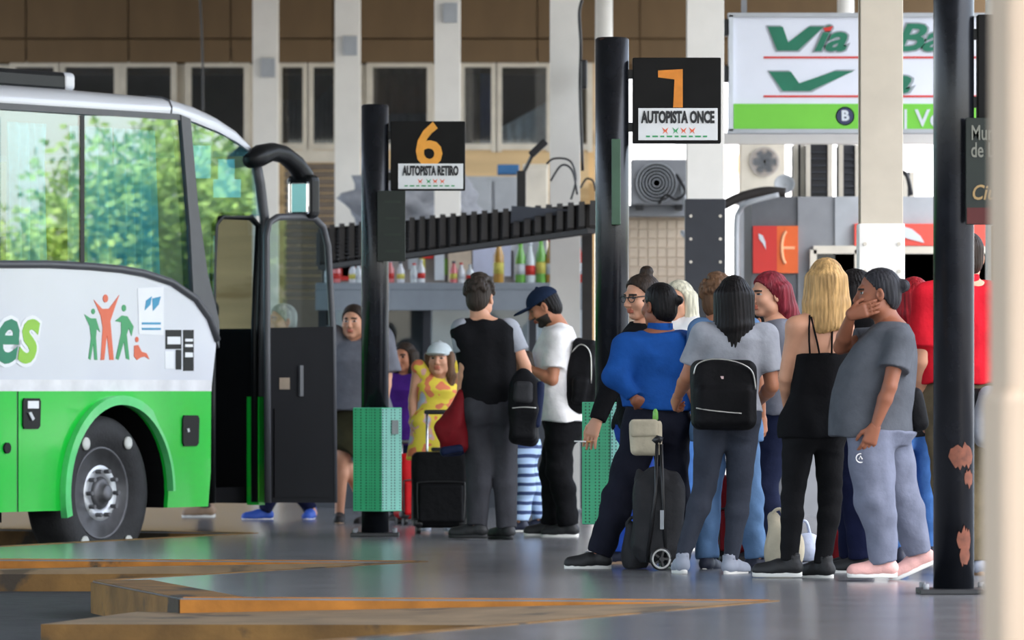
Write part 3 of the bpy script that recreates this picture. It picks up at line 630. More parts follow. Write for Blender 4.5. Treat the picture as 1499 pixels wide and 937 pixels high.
# ------------------------------------------------------------------ stalls and equipment behind the queue
M_slat = mat('awning_dark_wood', srgb(40, 36, 34), 0.7, 0, 0.2, 10)
M_fas = mat('awning_fascia', srgb(70, 74, 84), 0.6, 0, 0.1)
M_red = mat('sign_red', srgb(206, 50, 42), 0.5, 0, 0.06)
M_orange = mat('sign_orange', srgb(226, 100, 40), 0.5, 0, 0.06)
M_tan = mat('tan_tile_wall', srgb(204, 186, 164), 0.7, 0, 0.1, 14)
M_counter = mat('counter_white', srgb(206, 212, 218), 0.5, 0, 0.06)
M_stallglass = glass('stall_glass', (0.86, 0.9, 0.9), 0.05)
# --- dark lattice awning over the stall
aw = empty('lattice_awning', (0, 0, 0)); tag(aw, 'dark slatted lattice awning above the snack stall behind sign 6', 'awning')
N1, N2 = at(472, 392, 47.5), at(868, 338, 44.5)      # near edge
F1, F2 = at(472, 338, 49.8), at(868, 302, 46.6)      # far edge
def aq(s, t): return (N1 + (N2 - N1) * s) * (1 - t) + (F1 + (F2 - F1) * s) * t
nlong, ncross = 9, 26
for i in range(nlong + 1):
    t = i / nlong; bm = bmesh.new(); bar(bm, aq(0, t), aq(1, t), 0.12 if 0 < i < nlong else 0.09, 0.035); bmobj('long_slat', bm, M_slat, aw)
for j in range(ncross + 1):
    s = j / ncross; bm = bmesh.new(); bar(bm, aq(s, 0) + Vector((0, 0, 0.03)), aq(s, 1) + Vector((0, 0, 0.03)), 0.045, 0.03); bmobj('cross_slat', bm, M_slat, aw)
bm = bmesh.new(); bar(bm, at(748, 314, 46.4), at(872, 322, 46.4), 0.06, 0.13); bmobj('fascia', bm, M_fas, aw)
for s in (0.02, 0.98): bm = bmesh.new(); p = aq(s, 0.9); bar(bm, (p.x, p.y, 0), p, 0.08, 0.08); bmobj('awning_leg', bm, M_slat, aw)
# --- snack stall under the awning
kx0, kx1, kd = at(462, 0, 49.3).x, at(866, 0, 49.3).x, 49.3
st = empty('snack_stall', ((kx0 + kx1) / 2, kd, 0)); tag(st, 'white counter snack stall with glazed display under the lattice awning', 'kiosk'); W = kx1 - kx0
zsh = zz(414, kd)
box('counter_front', (0, 0, 0.5), (W, 0.06, 1.0), mat('stall_front', srgb(70, 74, 80), 0.6), st); box('counter_top', (0, 0.15, 1.03), (W + 0.05, 0.5, 0.06), M_counter, st, 0.01)
M_shelf = mat('stall_shelf', srgb(150, 158, 166), 0.6, 0, 0.08)
box('shelf', (0, 0.18, zsh - 0.03), (W, 0.42, 0.06), M_shelf, st, 0.008); box('shelf_fascia', (0, -0.04, zsh - 0.14), (W, 0.03, 0.16), M_shelf, st)
for k in range(6): box('stall_upright', (-W / 2 + 0.05 + k * (W - 0.1) / 5, 0.03, 1.42), (0.06, 0.06, 0.74), M_counter if k % 2 else M_navy, st)
for k in range(5):
    box('display_pane', (-W / 2 + 0.05 + (k + 0.5) * (W - 0.1) / 5, 0.06, 1.42), ((W - 0.1) / 5 - 0.08, 0.01, 0.70), M_stallglass, st)
    box('display_back', (-W / 2 + 0.05 + (k + 0.5) * (W - 0.1) / 5, 0.5, 1.42), ((W - 0.1) / 5 - 0.02, 0.03, 0.70), (M_counter, M_navy, M_counter, M_lgrey, M_counter)[k], st)
box('back_wall', (0, 1.6, 1.05), (W, 0.06, 2.1), mat('stall_back', srgb(150, 142, 138), 0.8, 0, 0.15, 3), st)
pc = [M_red, M_lgrey, M_counter, mat('poster_yellow', srgb(214, 204, 96), 0.6), mat('poster_lilac', srgb(206, 210, 232), 0.6), M_tan, mat('poster_green', srgb(120, 160, 70), 0.6)]
for (a, b, c, d_, m) in ((486, 368, 526, 410, 0), (500, 384, 522, 404, 6), (597, 372, 612, 394, 1), (614, 378, 622, 402, 3), (618, 366, 634, 378, 0), (636, 366, 650, 410, 2), (644, 378, 655, 402, 6), (656, 362, 690, 412, 5), (692, 352, 748, 404, 4), (752, 348, 800, 410, 1), (806, 345, 862, 410, 1)):
    p, q = at(a, b, kd + 1.4), at(c, d_, kd + 1.4)
    box('poster', ((p.x + q.x) / 2 - st.location.x, 1.545 - 0.01 * (m % 3), (p.z + q.z) / 2), (q.x - p.x, 0.02, p.z - q.z), pc[m], st)
# bottles standing on the stall's upper shelf
bcol = [('clear', (0.72, 0.78, 0.80)), ('pink', srgb(226, 130, 130)), ('white', srgb(226, 228, 232)), ('red', srgb(196, 60, 52)), ('green', srgb(120, 186, 84)), ('amber', srgb(196, 150, 70))]
bx = [(480, 2), (492, 1), (516, 2), (524, 0), (571, 1), (586, 2), (606, 0), (616, 2), (664, 1), (675, 2), (688, 0), (730, 5), (762, 4), (776, 0), (792, 4), (806, 5), (818, 0), (830, 4), (846, 3), (858, 4)]
for k, (px, c) in enumerate(bx):
    nm, cc = bcol[c]; sc = 0.9 + 0.25 * ((k * 37) % 10) / 10; big = px > 720
    g = at(px, 0, kd); t = empty('bottle', (g.x, kd + 0.12, zsh))
    ordn = sum(1 for q in bx[:k] if q[1] == c); same = sum(1 for q in bx if q[1] == c)
    wd_ = ['leftmost', 'second', 'third', 'fourth', 'fifth', 'sixth'][ordn]
    tag(t, (wd_ + ' ' if same > 1 else '') + nm + ' bottle on the snack stall shelf' + (' counting from the left' if same > 1 and ordn else ''), 'bottle', 'bottles on the snack stall shelf')
    h = (0.34 if big else 0.16) * sc; r = 0.042 if big else 0.032
    lathe('body', [(r * 0.9, 0), (r, 0.01), (r, h * 0.6), (r * 0.45, h * 0.82), (r * 0.4, h * 0.95)], mat('bottle_' + nm, cc, 0.2, 0, 0.1), t, 12)
    lathe('cap', [(r * 0.46, h * 0.95), (r * 0.46, h * 1.04), (0, h * 1.05)], (M_red, M_counter, M_fas)[k % 3], t, 10)
    lathe('band', [(r * 1.02, h * 0.2), (r * 1.02, h * 0.45)], (M_counter, M_red, pc[3])[k % 3], t, 12)
# --- clutter in front of the back building: cabinets, dish, fan units
def cabinet(name, px0, py0, px1, d, m, label, cat, depth=0.5, doors=1):
    p, q = at(px0, py0, d), at(px1, py0, d); t = empty(name, ((p.x + q.x) / 2, d, 0)); tag(t, label, cat); wd = q.x - p.x
    box('body', (0, depth / 2, p.z / 2), (wd, depth, p.z), m, t, 0.01)
    for k in range(doors):
        dw = wd / doors; db = box('door', (-wd / 2 + (k + 0.5) * dw, -0.012, p.z / 2 + 0.02), (dw - 0.03, 0.025, p.z - 0.12), m, t, 0.006)
        box('handle', (-wd / 2 + (k + 0.88) * dw, -0.04, p.z * 0.55), (0.02, 0.03, 0.16), M_black, db)
    return t
cabinet('storage_cabinet', 680, 258, 762, 56, M_lgrey, 'tall light grey sheet cabinet behind the lattice awning', 'cabinet', 0.5, 2)
cabinet('storage_cabinet', 765, 240, 803, 56.5, M_frame, 'pale narrow cabinet with a dark side beside the third column', 'cabinet', 0.4, 1)
tag(box('crate', at(744, 248, 56.2) + Vector((0, 0.1, 0)), (0.20, 0.25, 0.09), mat('crate_blue', srgb(56, 110, 160), 0.6), None, 0.01), 'small blue crate on top of the light grey cabinet', 'crate')
sh = empty('rolling_shutter', (at(462, 0, 61.5).x, 61.5, 0)); tag(sh, 'brown slatted shutter behind the bus mirror', 'shutter')
for k in range(18): box('slat', (0, 0, 1.9 + 0.075 * k), (0.62, 0.04, 0.066), mat('shutter_brown', srgb(112, 100, 88), 0.7), sh, 0.01, seg=1)
box('shutter_box', (0, 0.02, 3.28), (0.68, 0.1, 0.12), M_frame, sh); box('panel_below', (0, 0.02, 0.93), (0.66, 0.05, 1.86), mat('shutter_brown', (0, 0, 0)), sh)
tarp = empty('tarpaulin', at(605, 300, 55)); tag(tarp, 'crumpled grey tarpaulin heap on the awning behind sign 6', 'tarpaulin')
bm = bmesh.new(); bmesh.ops.create_icosphere(bm, subdivisions=4, radius=0.4)
for v in bm.verts:
    n = v.co.normalized(); k = 1 + 0.22 * math.sin(9 * n.x + 3 * n.z) * math.cos(7 * n.z + 2) + 0.1 * math.sin(21 * n.x + 13 * n.y)
    v.co = Vector((n.x * 0.55 * k, n.y * 0.3 * k, n.z * 0.32 * k))
bmobj('sheet', bm, fabric('tarp_grey', srgb(150, 152, 158)), tarp, True)
box('support', (0, 0.1, -1.4), (0.5, 0.3, 2.4), M_grey, tarp)
def ac_unit(px0, py0, px1, py1, d, fan, m, label, fanm, stand=True):
    p, q = at(px0, py0, d), at(px1, py1, d); wd, h = q.x - p.x, p.z - q.z; t = empty('air_conditioner', ((p.x + q.x) / 2, d, q.z)); tag(t, label, 'air conditioner', 'outdoor air conditioning units')
    box('casing', (0, 0.17, h / 2), (wd, 0.32, h), m, t, 0.012)
    fx = at(fan[0], 0, d).x - t.location.x; fz = zz(fan[1], d) - q.z; r = fan[2] * d / FPX
    cyl('fan_opening', (fx, 0.0, fz), r, 0.03, fanm, t, 32, 'Y')
    for k in range(6):
        rr = r * (0.2 + 0.16 * k); V, Fs = tube_geo([(fx + rr * math.cos(a), -0.022, fz + rr * math.sin(a)) for a in [2 * math.pi * i / 24 for i in range(25)]], 0.004, 5); mk('grille_ring', V, Fs, M_lgrey, t)
    for k in range(3): box('fan_blade', (fx, -0.01, fz), (r * 1.7, 0.01, 0.07), M_fas, t, R=Matrix.Rotation(k * math.pi / 3, 3, 'Y'))
    for s in (-1, 1): box('foot', (s * wd * 0.35, 0.17, -0.02), (0.06, 0.34, 0.04), M_black, t)
    return t
ac_unit(924, 233, 1006, 300, 50, (961, 268, 29), M_grey, 'grey air conditioner with a dark fan beside post 7', M_dark)
tw = empty('partition_wall', at(962, 0, 50.3)); tw.location.z = 0; tag(tw, 'tan tiled partition topped by a grey ledge beside post 7', 'partition'); zt = zz(316, 50)
box('wall_core', (0, 0.15, zt / 2), (0.62, 0.2, zt), M_tan, tw); box('ledge', (0, 0.1, zt + 0.045), (0.66, 0.5, 0.09), M_grey, tw, 0.01)
tile = None
for r_ in range(12):
    for c_ in range(8):
        if tile is None: tile = box('tile', (0, 0, 0), (0.072, 0.012, 0.072), M_tan, tw, 0.004, seg=1); o = tile
        else: o = tile.copy(); C.objects.link(o)
        o.location = (-0.273 + 0.078 * c_, 0.046, zt - 0.06 - 0.078 * r_)
tag(tube('hose', [at(998, 268, 50.02), at(1004, 300, 49.9), at(1010, 330, 49.7), at(1004, 345, 49.7), at(999, 340, 49.8)], 0.02, M_lgrey), 'grey hose drooping from the grey air conditioner', 'hose')
tag(tube('cable', [at(965, 298, 49.98), at(975, 285, 49.9), at(990, 292, 49.9), at(1003, 280, 49.9), at(990, 255, 50.02)], 0.012, M_black), 'tangled black cable on the grey air conditioner', 'cable')
ac_unit(1083, 206, 1150, 288, 60, (1119, 237, 21), M_frame, 'white air conditioner under the billboard in the sunlight', mat('fan_tan', srgb(190, 170, 150), 0.7))
box_p = at(1116, 0, 60); tg = empty('equipment_stand', (box_p.x, 60.1, 0)); tag(tg, 'grey metal stand under the sunlit white air conditioner', 'stand')
zt = zz(288, 60) - 0.04
for s in (-1, 1): box('upright', (s * 0.2, 0, zt / 2), (0.05, 0.3, zt), M_grey, tg)
box('top', (0, 0.07, zt - 0.02), (0.5, 0.36, 0.04), M_grey, tg)
# --- billboard
bb = empty('billboard', (at(1070, 0, 44).x, 44.0, 0)); tag(bb, 'white and green billboard with dark green italic lettering', 'billboard')
kb = 44.0 / FPX
def bl(px, py): return ((px - 1070) * kb, zz(py, 44))
a, z1_ = bl(1070, 22); b, z0_ = bl(1480, 192)
pan = box('panel', ((a + b) / 2, 0.08, (z1_ + z0_) / 2), (b - a, 0.14, z1_ - z0_), mat('billboard_white', srgb(222, 226, 236), 0.5, 0, 0.02), bb, 0.004)
for z in (z1_, z0_): box('frame', ((a + b) / 2, 0.07, z), (b - a + 0.04, 0.18, 0.03), M_lgrey, bb)
box('frame', (a, 0.07, (z1_ + z0_) / 2), (0.03, 0.18, z1_ - z0_), M_counter, bb)
M_lime = mat('billboard_lime', srgb(112, 196, 60), 0.5, 0, 0.03); M_vg = mat('billboard_dark_green', srgb(22, 112, 84), 0.5); M_halo = mat('billboard_grey', srgb(150, 158, 164), 0.5)
g0, g1 = bl(1076, 152)[1], bl(1076, 189)[1]
box('green_band', ((bl(1074, 0)[0] + b) / 2, 0.005, (g0 + g1) / 2), (b - bl(1074, 0)[0], 0.012, g0 - g1), M_lime, pan)
for y in (84, 141): box('red_rule', ((bl(1118, 0)[0] + b) / 2, 0.006, bl(0, y)[1]), (b - bl(1118, 0)[0], 0.008, 0.014), M_red, pan)
def vshape(P, m, t0): prism('lettering', [bl(*p) for p in P], lambda u, v, t: (u, t0 + t, v), 0.004, m, pan)
V1 = [(1124, 39), (1146, 39), (1154, 62), (1184, 39), (1206, 39), (1168, 74), (1138, 74)]
V2 = [(1126, 105), (1158, 105), (1170, 122), (1222, 104), (1250, 104), (1186, 133), (1146, 133)]
def grow(P, e):
    cx_ = sum(p[0] for p in P) / len(P); cy_ = sum(p[1] for p in P) / len(P)
    return [(x + e * (1 if x > cx_ else -1), y + e * 0.8 * (1 if y > cy_ else -1)) for x, y in P]
for P in (V1, V2): vshape(grow(P, 2.6), M_halo, 0.004); vshape(P, M_vg, 0.0)
def btx(s, px, py, size, m, y, bold=0.006, shear=0.3, al='LEFT', sx=1.0):
    x_, z_ = bl(px, py); text('lettering', s, size, m, pan, Matrix.Translation((x_, y, z_)) @ FACE, bold, shear, align=al, sx=sx)
for m, e, y in ((M_halo, 0.016, 0.004), (M_vg, 0.006, 0.0)):
    btx('ia', 1190, 57, 0.27, m, y, e, 0.35, sx=1.3); btx('Ba', 1306, 57, 0.27, m, y, e, 0.35, sx=1.35); btx('ia', 1262, 120, 0.25, m, y, e, 0.35, sx=2.0)
vshape([(1205, 41), (1220, 38), (1216, 45), (1208, 46)], M_red, -0.004)
x_, z_ = bl(1237, 170); cyl('logo_disc', (x_, 0.0, z_), 0.06, 0.01, mat('logo_navy', srgb(44, 52, 84), 0.5), pan, 24, 'Y'); cyl('logo_rim', (x_, 0.003, z_), 0.068, 0.008, M_counter, pan, 24, 'Y')
text('lettering', 'B', 0.1, M_counter, pan, Matrix.Translation((x_, -0.008, z_)) @ FACE, 0.004); 
btx('| Ven', 1321, 174, 0.17, M_counter, -0.004, 0.003, 0.0)
tag(box('steel_beam', (at(1230, 0, 44.6).x, 44.6, zz(203, 44.6)), (2.4, 0.12, 0.08), M_white, None, 0.005), 'white horizontal beam under the billboard', 'beam')
for s in (0, 1): box('hanger', (bl(1090 + 300 * s, 0)[0], 0.12, z1_ + 0.9), (0.04, 0.04, 1.8), M_grey, bb)
for y in (40, 108): box('clamp', (bl(1063, 0)[0], 0.05, bl(0, y)[1]), (0.04, 0.1, 0.12), M_black, bb, 0.01)
# --- grey cabin with red signs and machines on its roof
cb = empty('grey_cabin', (at(1250, 0, 46).x, 46.0, 0)); tag(cb, 'grey ticket cabin with red signs behind the people on the right', 'cabin')
kc = 46.0 / FPX
def cl(px, py): return ((px - 1250) * kc, zz(py, 46))
zt = cl(0, 288)[1]; xa, xb, xc = cl(1100, 0)[0], cl(1222, 0)[0], cl(1500, 0)[0]
box('side_wall', ((xa + cl(1168, 0)[0]) / 2, 0.75, zt / 2), (cl(1168, 0)[0] - xa, 1.5, zt), mat('cabin_dark_grey', srgb(98, 100, 104), 0.6), cb); box('corner_panel', ((cl(1168, 0)[0] + xb) / 2, 0.74, zt / 2), (xb - cl(1168, 0)[0], 1.52, zt), M_grey, cb)
box('front_wall', ((xb + xc) / 2, 0.73, zt / 2), (xc - xb, 1.54, zt), M_lgrey, cb)
x1_, z1_ = cl(1102, 331); x2_, z2_ = cl(1137, 400); x3_ = cl(1168, 0)[0]
box('red_sign', ((x1_ + x2_) / 2, -0.02, (z1_ + z2_) / 2), (x2_ - x1_, 0.05, z1_ - z2_), M_red, cb); box('orange_sign', ((x2_ + x3_) / 2, -0.02, (z1_ + z2_) / 2), (x3_ - x2_, 0.05, z1_ - z2_), M_orange, cb)
def cshape(name, P, m): prism(name, [cl(*p) for p in P], lambda u, v, t: (u, -0.05 + t, v), 0.006, m, cb)
cshape('leaf_mark', [(1110, 342), (1116, 345), (1120, 354), (1121, 366), (1117, 358), (1111, 350)], M_counter)
V, Fs = tube_geo([(cl(1152 - 8 * math.sin(a) * 1.0, 363 - 24 * math.cos(a))[0], -0.05, cl(1152, 363 - 24 * math.cos(a))[1]) for a in [0.1 + 0.25 * i for i in range(12)]], 0.012, 6); mk('letter_mark', V, Fs, mat('mark_peach', srgb(240, 176, 130), 0.6), cb)
cshape('letter_mark', [(1145, 361), (1163, 361), (1163, 365), (1145, 365)], mat('mark_peach', (0, 0, 0)))
x1_, z1_ = cl(1250, 328); x2_, z2_ = cl(1480, 361)
box('long_red_sign', ((x1_ + x2_) / 2, -0.06, (z1_ + z2_) / 2), (x2_ - x1_, 0.06, z1_ - z2_), mat('sign_red_faded', srgb(232, 84, 70), 0.5), cb)
prism('white_swoosh', [cl(*p) for p in [(1322, 332), (1334, 336), (1346, 346), (1352, 356), (1340, 353), (1328, 350), (1318, 346)]], lambda u, v, t: (u, -0.1 + t, v), 0.008, M_counter, cb)
bm = bmesh.new(); A_, B_ = cl(1190, 366), cl(1460, 366)
bm_box(bm, ((A_[0] + B_[0]) / 2, -0.05, A_[1]), (B_[0] - A_[0], 0.08, 0.06)); bm_box(bm, (A_[0], -0.05, A_[1] - 0.45), (0.05, 0.08, 0.9)); bm_box(bm, ((A_[0] + B_[0]) / 2, -0.05, A_[1] - 0.9), (B_[0] - A_[0], 0.08, 0.06)); bm_box(bm, (cl(1255, 0)[0], -0.05, A_[1] - 0.45), (0.05, 0.08, 0.9))
bmobj('window_frame', bm, M_frame, cb); box('window_pane', ((A_[0] + B_[0]) / 2, -0.03, A_[1] - 0.45), (B_[0] - A_[0], 0.02, 0.86), mat('cabin_dark_glass', (0.03, 0.035, 0.04), 0.1), cb)
tag(tube('cable', [at(1078, 420, 45.7), at(1078, 330, 45.7), at(1082, 310, 45.7), at(1095, 297, 45.6), at(1140, 285, 45.6)], 0.02, M_lgrey), 'pale grey conduit climbing the left end of the cabin', 'cable')
tag(tube('cable', [at(1060, 300, 46), at(1085, 288, 46), at(1120, 280, 46), at(1150, 282, 46)], 0.035, M_slat), 'dark cable bundle lying along the cabin roof edge', 'cable')
def machine(px0, py0, px1, d, label, m):
    p, q = at(px0, py0, d), at(px1, 287, d); t = empty('ventilation_unit', ((p.x + q.x) / 2, d, zt)); tag(t, label, 'ventilation unit'); wd, h = q.x - p.x, p.z - zt
    box('casing', (0, 0.2, h / 2), (wd, 0.4, h), m, t, 0.01)
    for s in (-1, 1): box('corner_post', (s * (wd / 2 - 0.015), -0.01, h / 2), (0.035, 0.03, h), M_frame, t)
    for k in range(7): box('louvre', (0, -0.012, h * (0.1 + 0.125 * k)), (wd - 0.08, 0.02, 0.012), M_navy, t)
machine(1162, 211, 1178, 46.3, 'narrow black cased unit on the cabin roof', M_black)
machine(1180, 211, 1218, 46.2, 'black louvred unit with white corner posts on the cabin roof', M_black)
machine(1228, 212, 1258, 46.4, 'dark grey unit behind the nearest column on the cabin roof', M_navy)
machine(1322, 252, 1338, 46.4, 'small dark unit right of the nearest column on the cabin roof', M_navy)
tag(tube('cable', [at(1318, 250, 46.2), at(1328, 258, 46.1), at(1334, 285, 46.15)], 0.016, M_black), 'short black cable over the small dark roof unit', 'cable')
dsh = empty('satellite_dish', at(1148, 272, 46.1)); tag(dsh, 'small round metal dish on the cabin roof', 'dish')
lathe('bowl', [(0.0, 0.0), (0.03, 0.004), (0.06, 0.018), (0.075, 0.035), (0.078, 0.034), (0.06, 0.012), (0.0, -0.008)], M_lgrey, dsh, 24, Matrix.Rotation(1.2, 3, 'X')); box('mount', (0, 0.02, -0.06), (0.02, 0.02, 0.1), M_black, dsh)
bp = at(1461, 0, 32.3); br_ = empty('brass_post', (bp.x, 32.3, 0)); tag(br_, 'slim brass coloured post beside the red shirt person', 'post')
zb_ = zz(330, 32.3); M_brass = mat('brass_brown', srgb(150, 108, 44), 0.4, 0.4, 0.15)
box('post', (0, 0, zb_ / 2), (0.07, 0.05, zb_), M_brass, br_, 0.008); lathe('finial', [(0.02, zb_), (0.012, zb_ + 0.04), (0.02, zb_ + 0.06), (0.0, zb_ + 0.08)], M_brass, br_, 12); box('foot', (0, 0, 0.01), (0.16, 0.16, 0.02), M_brass, br_)
# cluttered wires by the third column
for k, P in enumerate(([(800, 240), (812, 232), (835, 236), (843, 262), (836, 292)], [(806, 265), (822, 242), (838, 250), (845, 285)], [(850, 275), (858, 262), (868, 265), (872, 280)])):
    tag(tube('cable', [at(a, b, 47.0 - 0.05 * k) for a, b in P], 0.008, M_black), ['looped black cable on the third column, upper arc', 'looped black cable on the third column, lower arc', 'short black cable right of the third column'][k], 'cable')
jb = empty('floodlight', at(788, 217, 47.0)); tag(jb, 'small black floodlight tilted up beside the third column', 'lamp')
box('lamp_body', (0, 0, 0), (0.16, 0.08, 0.055), M_black, jb, 0.01, R=Matrix.Rotation(-0.75, 3, 'Y')); bm = bmesh.new(); bar(bm, (-0.05, 0, -0.06), (-0.12, 0.1, -0.2), 0.02, 0.02); bmobj('bracket', bm, M_black, jb); box('control_box', (-0.13, 0.1, -0.32), (0.07, 0.1, 0.3), M_black, jb, 0.008)
# --- trees beyond the open right side (mirrored in the coach windows)
def tree(x, y, h, r, label, seed, col):
    rr = random.Random(seed); t = empty('tree', (x, y, -0.02)); tag(t, label, 'tree', 'trees beside the station')
    tube('trunk', [(0, 0, 0), (0.1, 0, h * 0.3), (-0.1, 0.1, h * 0.62)], [0.22, 0.17, 0.1], mat('bark', srgb(92, 74, 58), 0.9), t)
    V = []; Fs = []
    for i in range(9000):
        a = rr.uniform(0, 2 * math.pi); b = math.acos(rr.uniform(-1, 1)); q = r * rr.uniform(0.35, 1.0) * (1 + 0.25 * math.sin(5 * a + 3 * b))
        c = Vector((q * math.sin(b) * math.cos(a), q * math.sin(b) * math.sin(a), h * 0.6 + 0.75 * q * math.cos(b)))
        u = Vector((rr.gauss(0, 1), rr.gauss(0, 1), rr.gauss(0, 1))).normalized() * 0.075; v = u.orthogonal().normalized() * 0.045
        n = len(V); V += [c - u, c + v, c + u, c - v]; Fs.append((n, n + 1, n + 2, n + 3))
    o = mk('foliage', V, Fs, mat('leaf_' + col, srgb(176, 196, 84) if col == 'a' else srgb(150, 176, 74), 0.7, 0, 0.4, 3), t); o['kind'] = 'stuff'
tree(23.0, 49.0, 2.9, 1.45, 'leafy tree beyond the right side of the hall, nearest the platform', 1, 'a')
tree(24.2, 51.8, 4.6, 1.7, 'leafy tree beyond the right side of the hall, between two others', 2, 'b')
tree(25, 45.5, 3.6, 1.6, 'low leafy tree beyond the right side of the hall', 3, 'b')
# ------------------------------------------------------------------ people: distance-field modeller + surface nets
class Fld:
    def __init__(s, lo, hi, h):
        s.h = h; s.lo = np.array(lo, np.float32); n = np.ceil((np.array(hi) - s.lo) / h).astype(int) + 2
        s.ax = [s.lo[i] + h * np.arange(n[i], dtype=np.float32) for i in range(3)]
        s.a = np.full(n, 1.0, np.float32)
    def win(s, lo, hi):
        sl = []
        for i in range(3):
            a = int(max(0, math.floor((lo[i] - s.lo[i]) / s.h))); b = int(min(len(s.ax[i]), math.ceil((hi[i] - s.lo[i]) / s.h) + 1))
            if b - a < 2: return None
            sl.append(slice(a, b))
        sl = tuple(sl)
        return sl, s.ax[0][sl[0]][:, None, None], s.ax[1][sl[1]][None, :, None], s.ax[2][sl[2]][None, None, :]
    def add(s, sl, d, k):
        a = s.a[sl]
        if k > 0:
            h = np.clip(0.5 + 0.5 * (a - d) / k, 0, 1); s.a[sl] = a * (1 - h) + d * h - k * h * (1 - h)
        else: s.a[sl] = np.minimum(a, d)
    def sub(s, sl, d, k):
        a = s.a[sl]; d = -d
        h = np.clip(0.5 - 0.5 * (a - d) / max(k, 1e-5), 0, 1); s.a[sl] = a * (1 - h) + d * h + k * h * (1 - h)
    def cone(s, a, b, ra, rb, k=0.02, cut=None, minus=False, flat=None):
        a = np.array(a, np.float32); b = np.array(b, np.float32); m = max(ra, rb) + k + 2 * s.h
        w_ = s.win(np.minimum(a, b) - m, np.maximum(a, b) + m)
        if w_ is None: return
        sl, X, Y, Z = w_; ba = b - a; L2 = float(ba @ ba) + 1e-9
        px, py, pz = X - a[0], Y - a[1], Z - a[2]
        q = (px * ba[0] + py * ba[1] + pz * ba[2]) / L2; t = np.clip(q, 0, 1)
        d = np.sqrt((px - ba[0] * t) ** 2 + (py - ba[1] * t) ** 2 + (pz - ba[2] * t) ** 2) - (ra + (rb - ra) * t)
        L = math.sqrt(L2)
        if cut == 'b': d = np.maximum(d, (q - 1) * L)
        if cut == 'ab': d = np.maximum(np.maximum(d, (q - 1) * L), -q * L)
        s.sub(sl, d, k) if minus else s.add(sl, d, k)
    def ell(s, c, r, R=None, k=0.02, minus=False):
        c = np.array(c, np.float32); r = np.array(r, np.float32); m = r.max() + k + 2 * s.h
        w_ = s.win(c - m, c + m)
        if w_ is None: return
        sl, X, Y, Z = w_; p = [X - c[0], Y - c[1], Z - c[2]]
        if R is not None: p = [p[0] * R[0, i] + p[1] * R[1, i] + p[2] * R[2, i] for i in range(3)]
        k0 = np.sqrt(sum((p[i] / r[i]) ** 2 for i in range(3))); k1 = np.sqrt(sum((p[i] / r[i] ** 2) ** 2 for i in range(3))) + 1e-6
        d = k0 * (k0 - 1) / k1
        s.sub(sl, d, k) if minus else s.add(sl, d, k)
    def loft(s, o, R, prof, n=2.3, k=0.02, off=0.0):
        """prof rows: height, half width, half depth, depth shift"""
        o = np.array(o, np.float32); P = np.array(prof, np.float32)
        m = max(P[:, 1].max(), P[:, 2].max()) + 0.05 + k + abs(off); ext = [o + R @ np.array((0, 0, z)) for z in (P[0, 0], P[-1, 0])]
        w_ = s.win(np.min(ext, 0) - m, np.max(ext, 0) + m)
        if w_ is None: return
        sl, X, Y, Z = w_; p = [X - o[0], Y - o[1], Z - o[2]]
        x, y, z = [p[0] * R[0, i] + p[1] * R[1, i] + p[2] * R[2, i] for i in range(3)]
        rx = np.interp(z, P[:, 0], P[:, 1]).astype(np.float32) + off; ry = np.interp(z, P[:, 0], P[:, 2]).astype(np.float32) + off; cy = np.interp(z, P[:, 0], P[:, 3]).astype(np.float32)
        q = ((np.abs(x) / rx) ** n + (np.abs(y - cy) / ry) ** n) ** (1 / n)
        d = (q - 1) * np.minimum(rx, ry); d = np.maximum(d, np.maximum(z - P[-1, 0], P[0, 0] - z))
        s.add(sl, d, k)
    def rbox(s, c, half, R=None, r=0.03, k=0.01, minus=False):
        c = np.array(c, np.float32); R = np.eye(3) if R is None else R; m = float(np.linalg.norm(half)) + k + 2 * s.h; w_ = s.win(c - m, c + m)
        if w_ is None: return
        sl, X, Y, Z = w_; p = [X - c[0], Y - c[1], Z - c[2]]; q = [np.abs(p[0] * R[0, i] + p[1] * R[1, i] + p[2] * R[2, i]) - (half[i] - r) for i in range(3)]
        d = np.sqrt(sum(np.maximum(v, 0) ** 2 for v in q)) + np.minimum(np.maximum(np.maximum(q[0], q[1]), q[2]), 0) - r
        s.sub(sl, d, k) if minus else s.add(sl, d, k)
    def plane(s, o, n):                              # keep the side where n.(p-o) < 0
        o = np.array(o); n = np.array(n, float); n /= np.linalg.norm(n)
        X, Y, Z = s.ax[0][:, None, None], s.ax[1][None, :, None], s.ax[2][None, None, :]
        s.a = np.maximum(s.a, ((X - o[0]) * n[0] + (Y - o[1]) * n[1] + (Z - o[2]) * n[2]).astype(np.float32))
    def ripple(s, amp, f, seed=0, zs=1.0):
        r = np.random.RandomState(seed); X, Y, Z = s.ax[0][:, None, None], s.ax[1][None, :, None], s.ax[2][None, None, :]
        for i in range(3):
            v = r.normal(size=3); v /= np.linalg.norm(v); v *= f * (0.7 + 0.6 * i); v[2] *= zs
            s.a += (amp / (1 + 0.4 * i)) * np.sin(X * v[0] + Y * v[1] + Z * v[2] + r.uniform(0, 6)).astype(np.float32)
    def mesh(s):
        a = s.a; a[0] = a[-1] = 1; a[:, 0] = a[:, -1] = 1; a[:, :, 0] = a[:, :, -1] = 1
        ins = a < 0; cnt = np.zeros(tuple(np.array(a.shape) - 1), np.int8); nx, ny, nz = a.shape
        cor = [(i, j, k) for i in (0, 1) for j in (0, 1) for k in (0, 1)]
        for (i, j, k) in cor: cnt += ins[i:nx - 1 + i, j:ny - 1 + j, k:nz - 1 + k]
        act = np.argwhere((cnt > 0) & (cnt < 8))
        if len(act) == 0: return np.zeros((0, 3), np.float32), np.zeros((0, 4), np.int32)
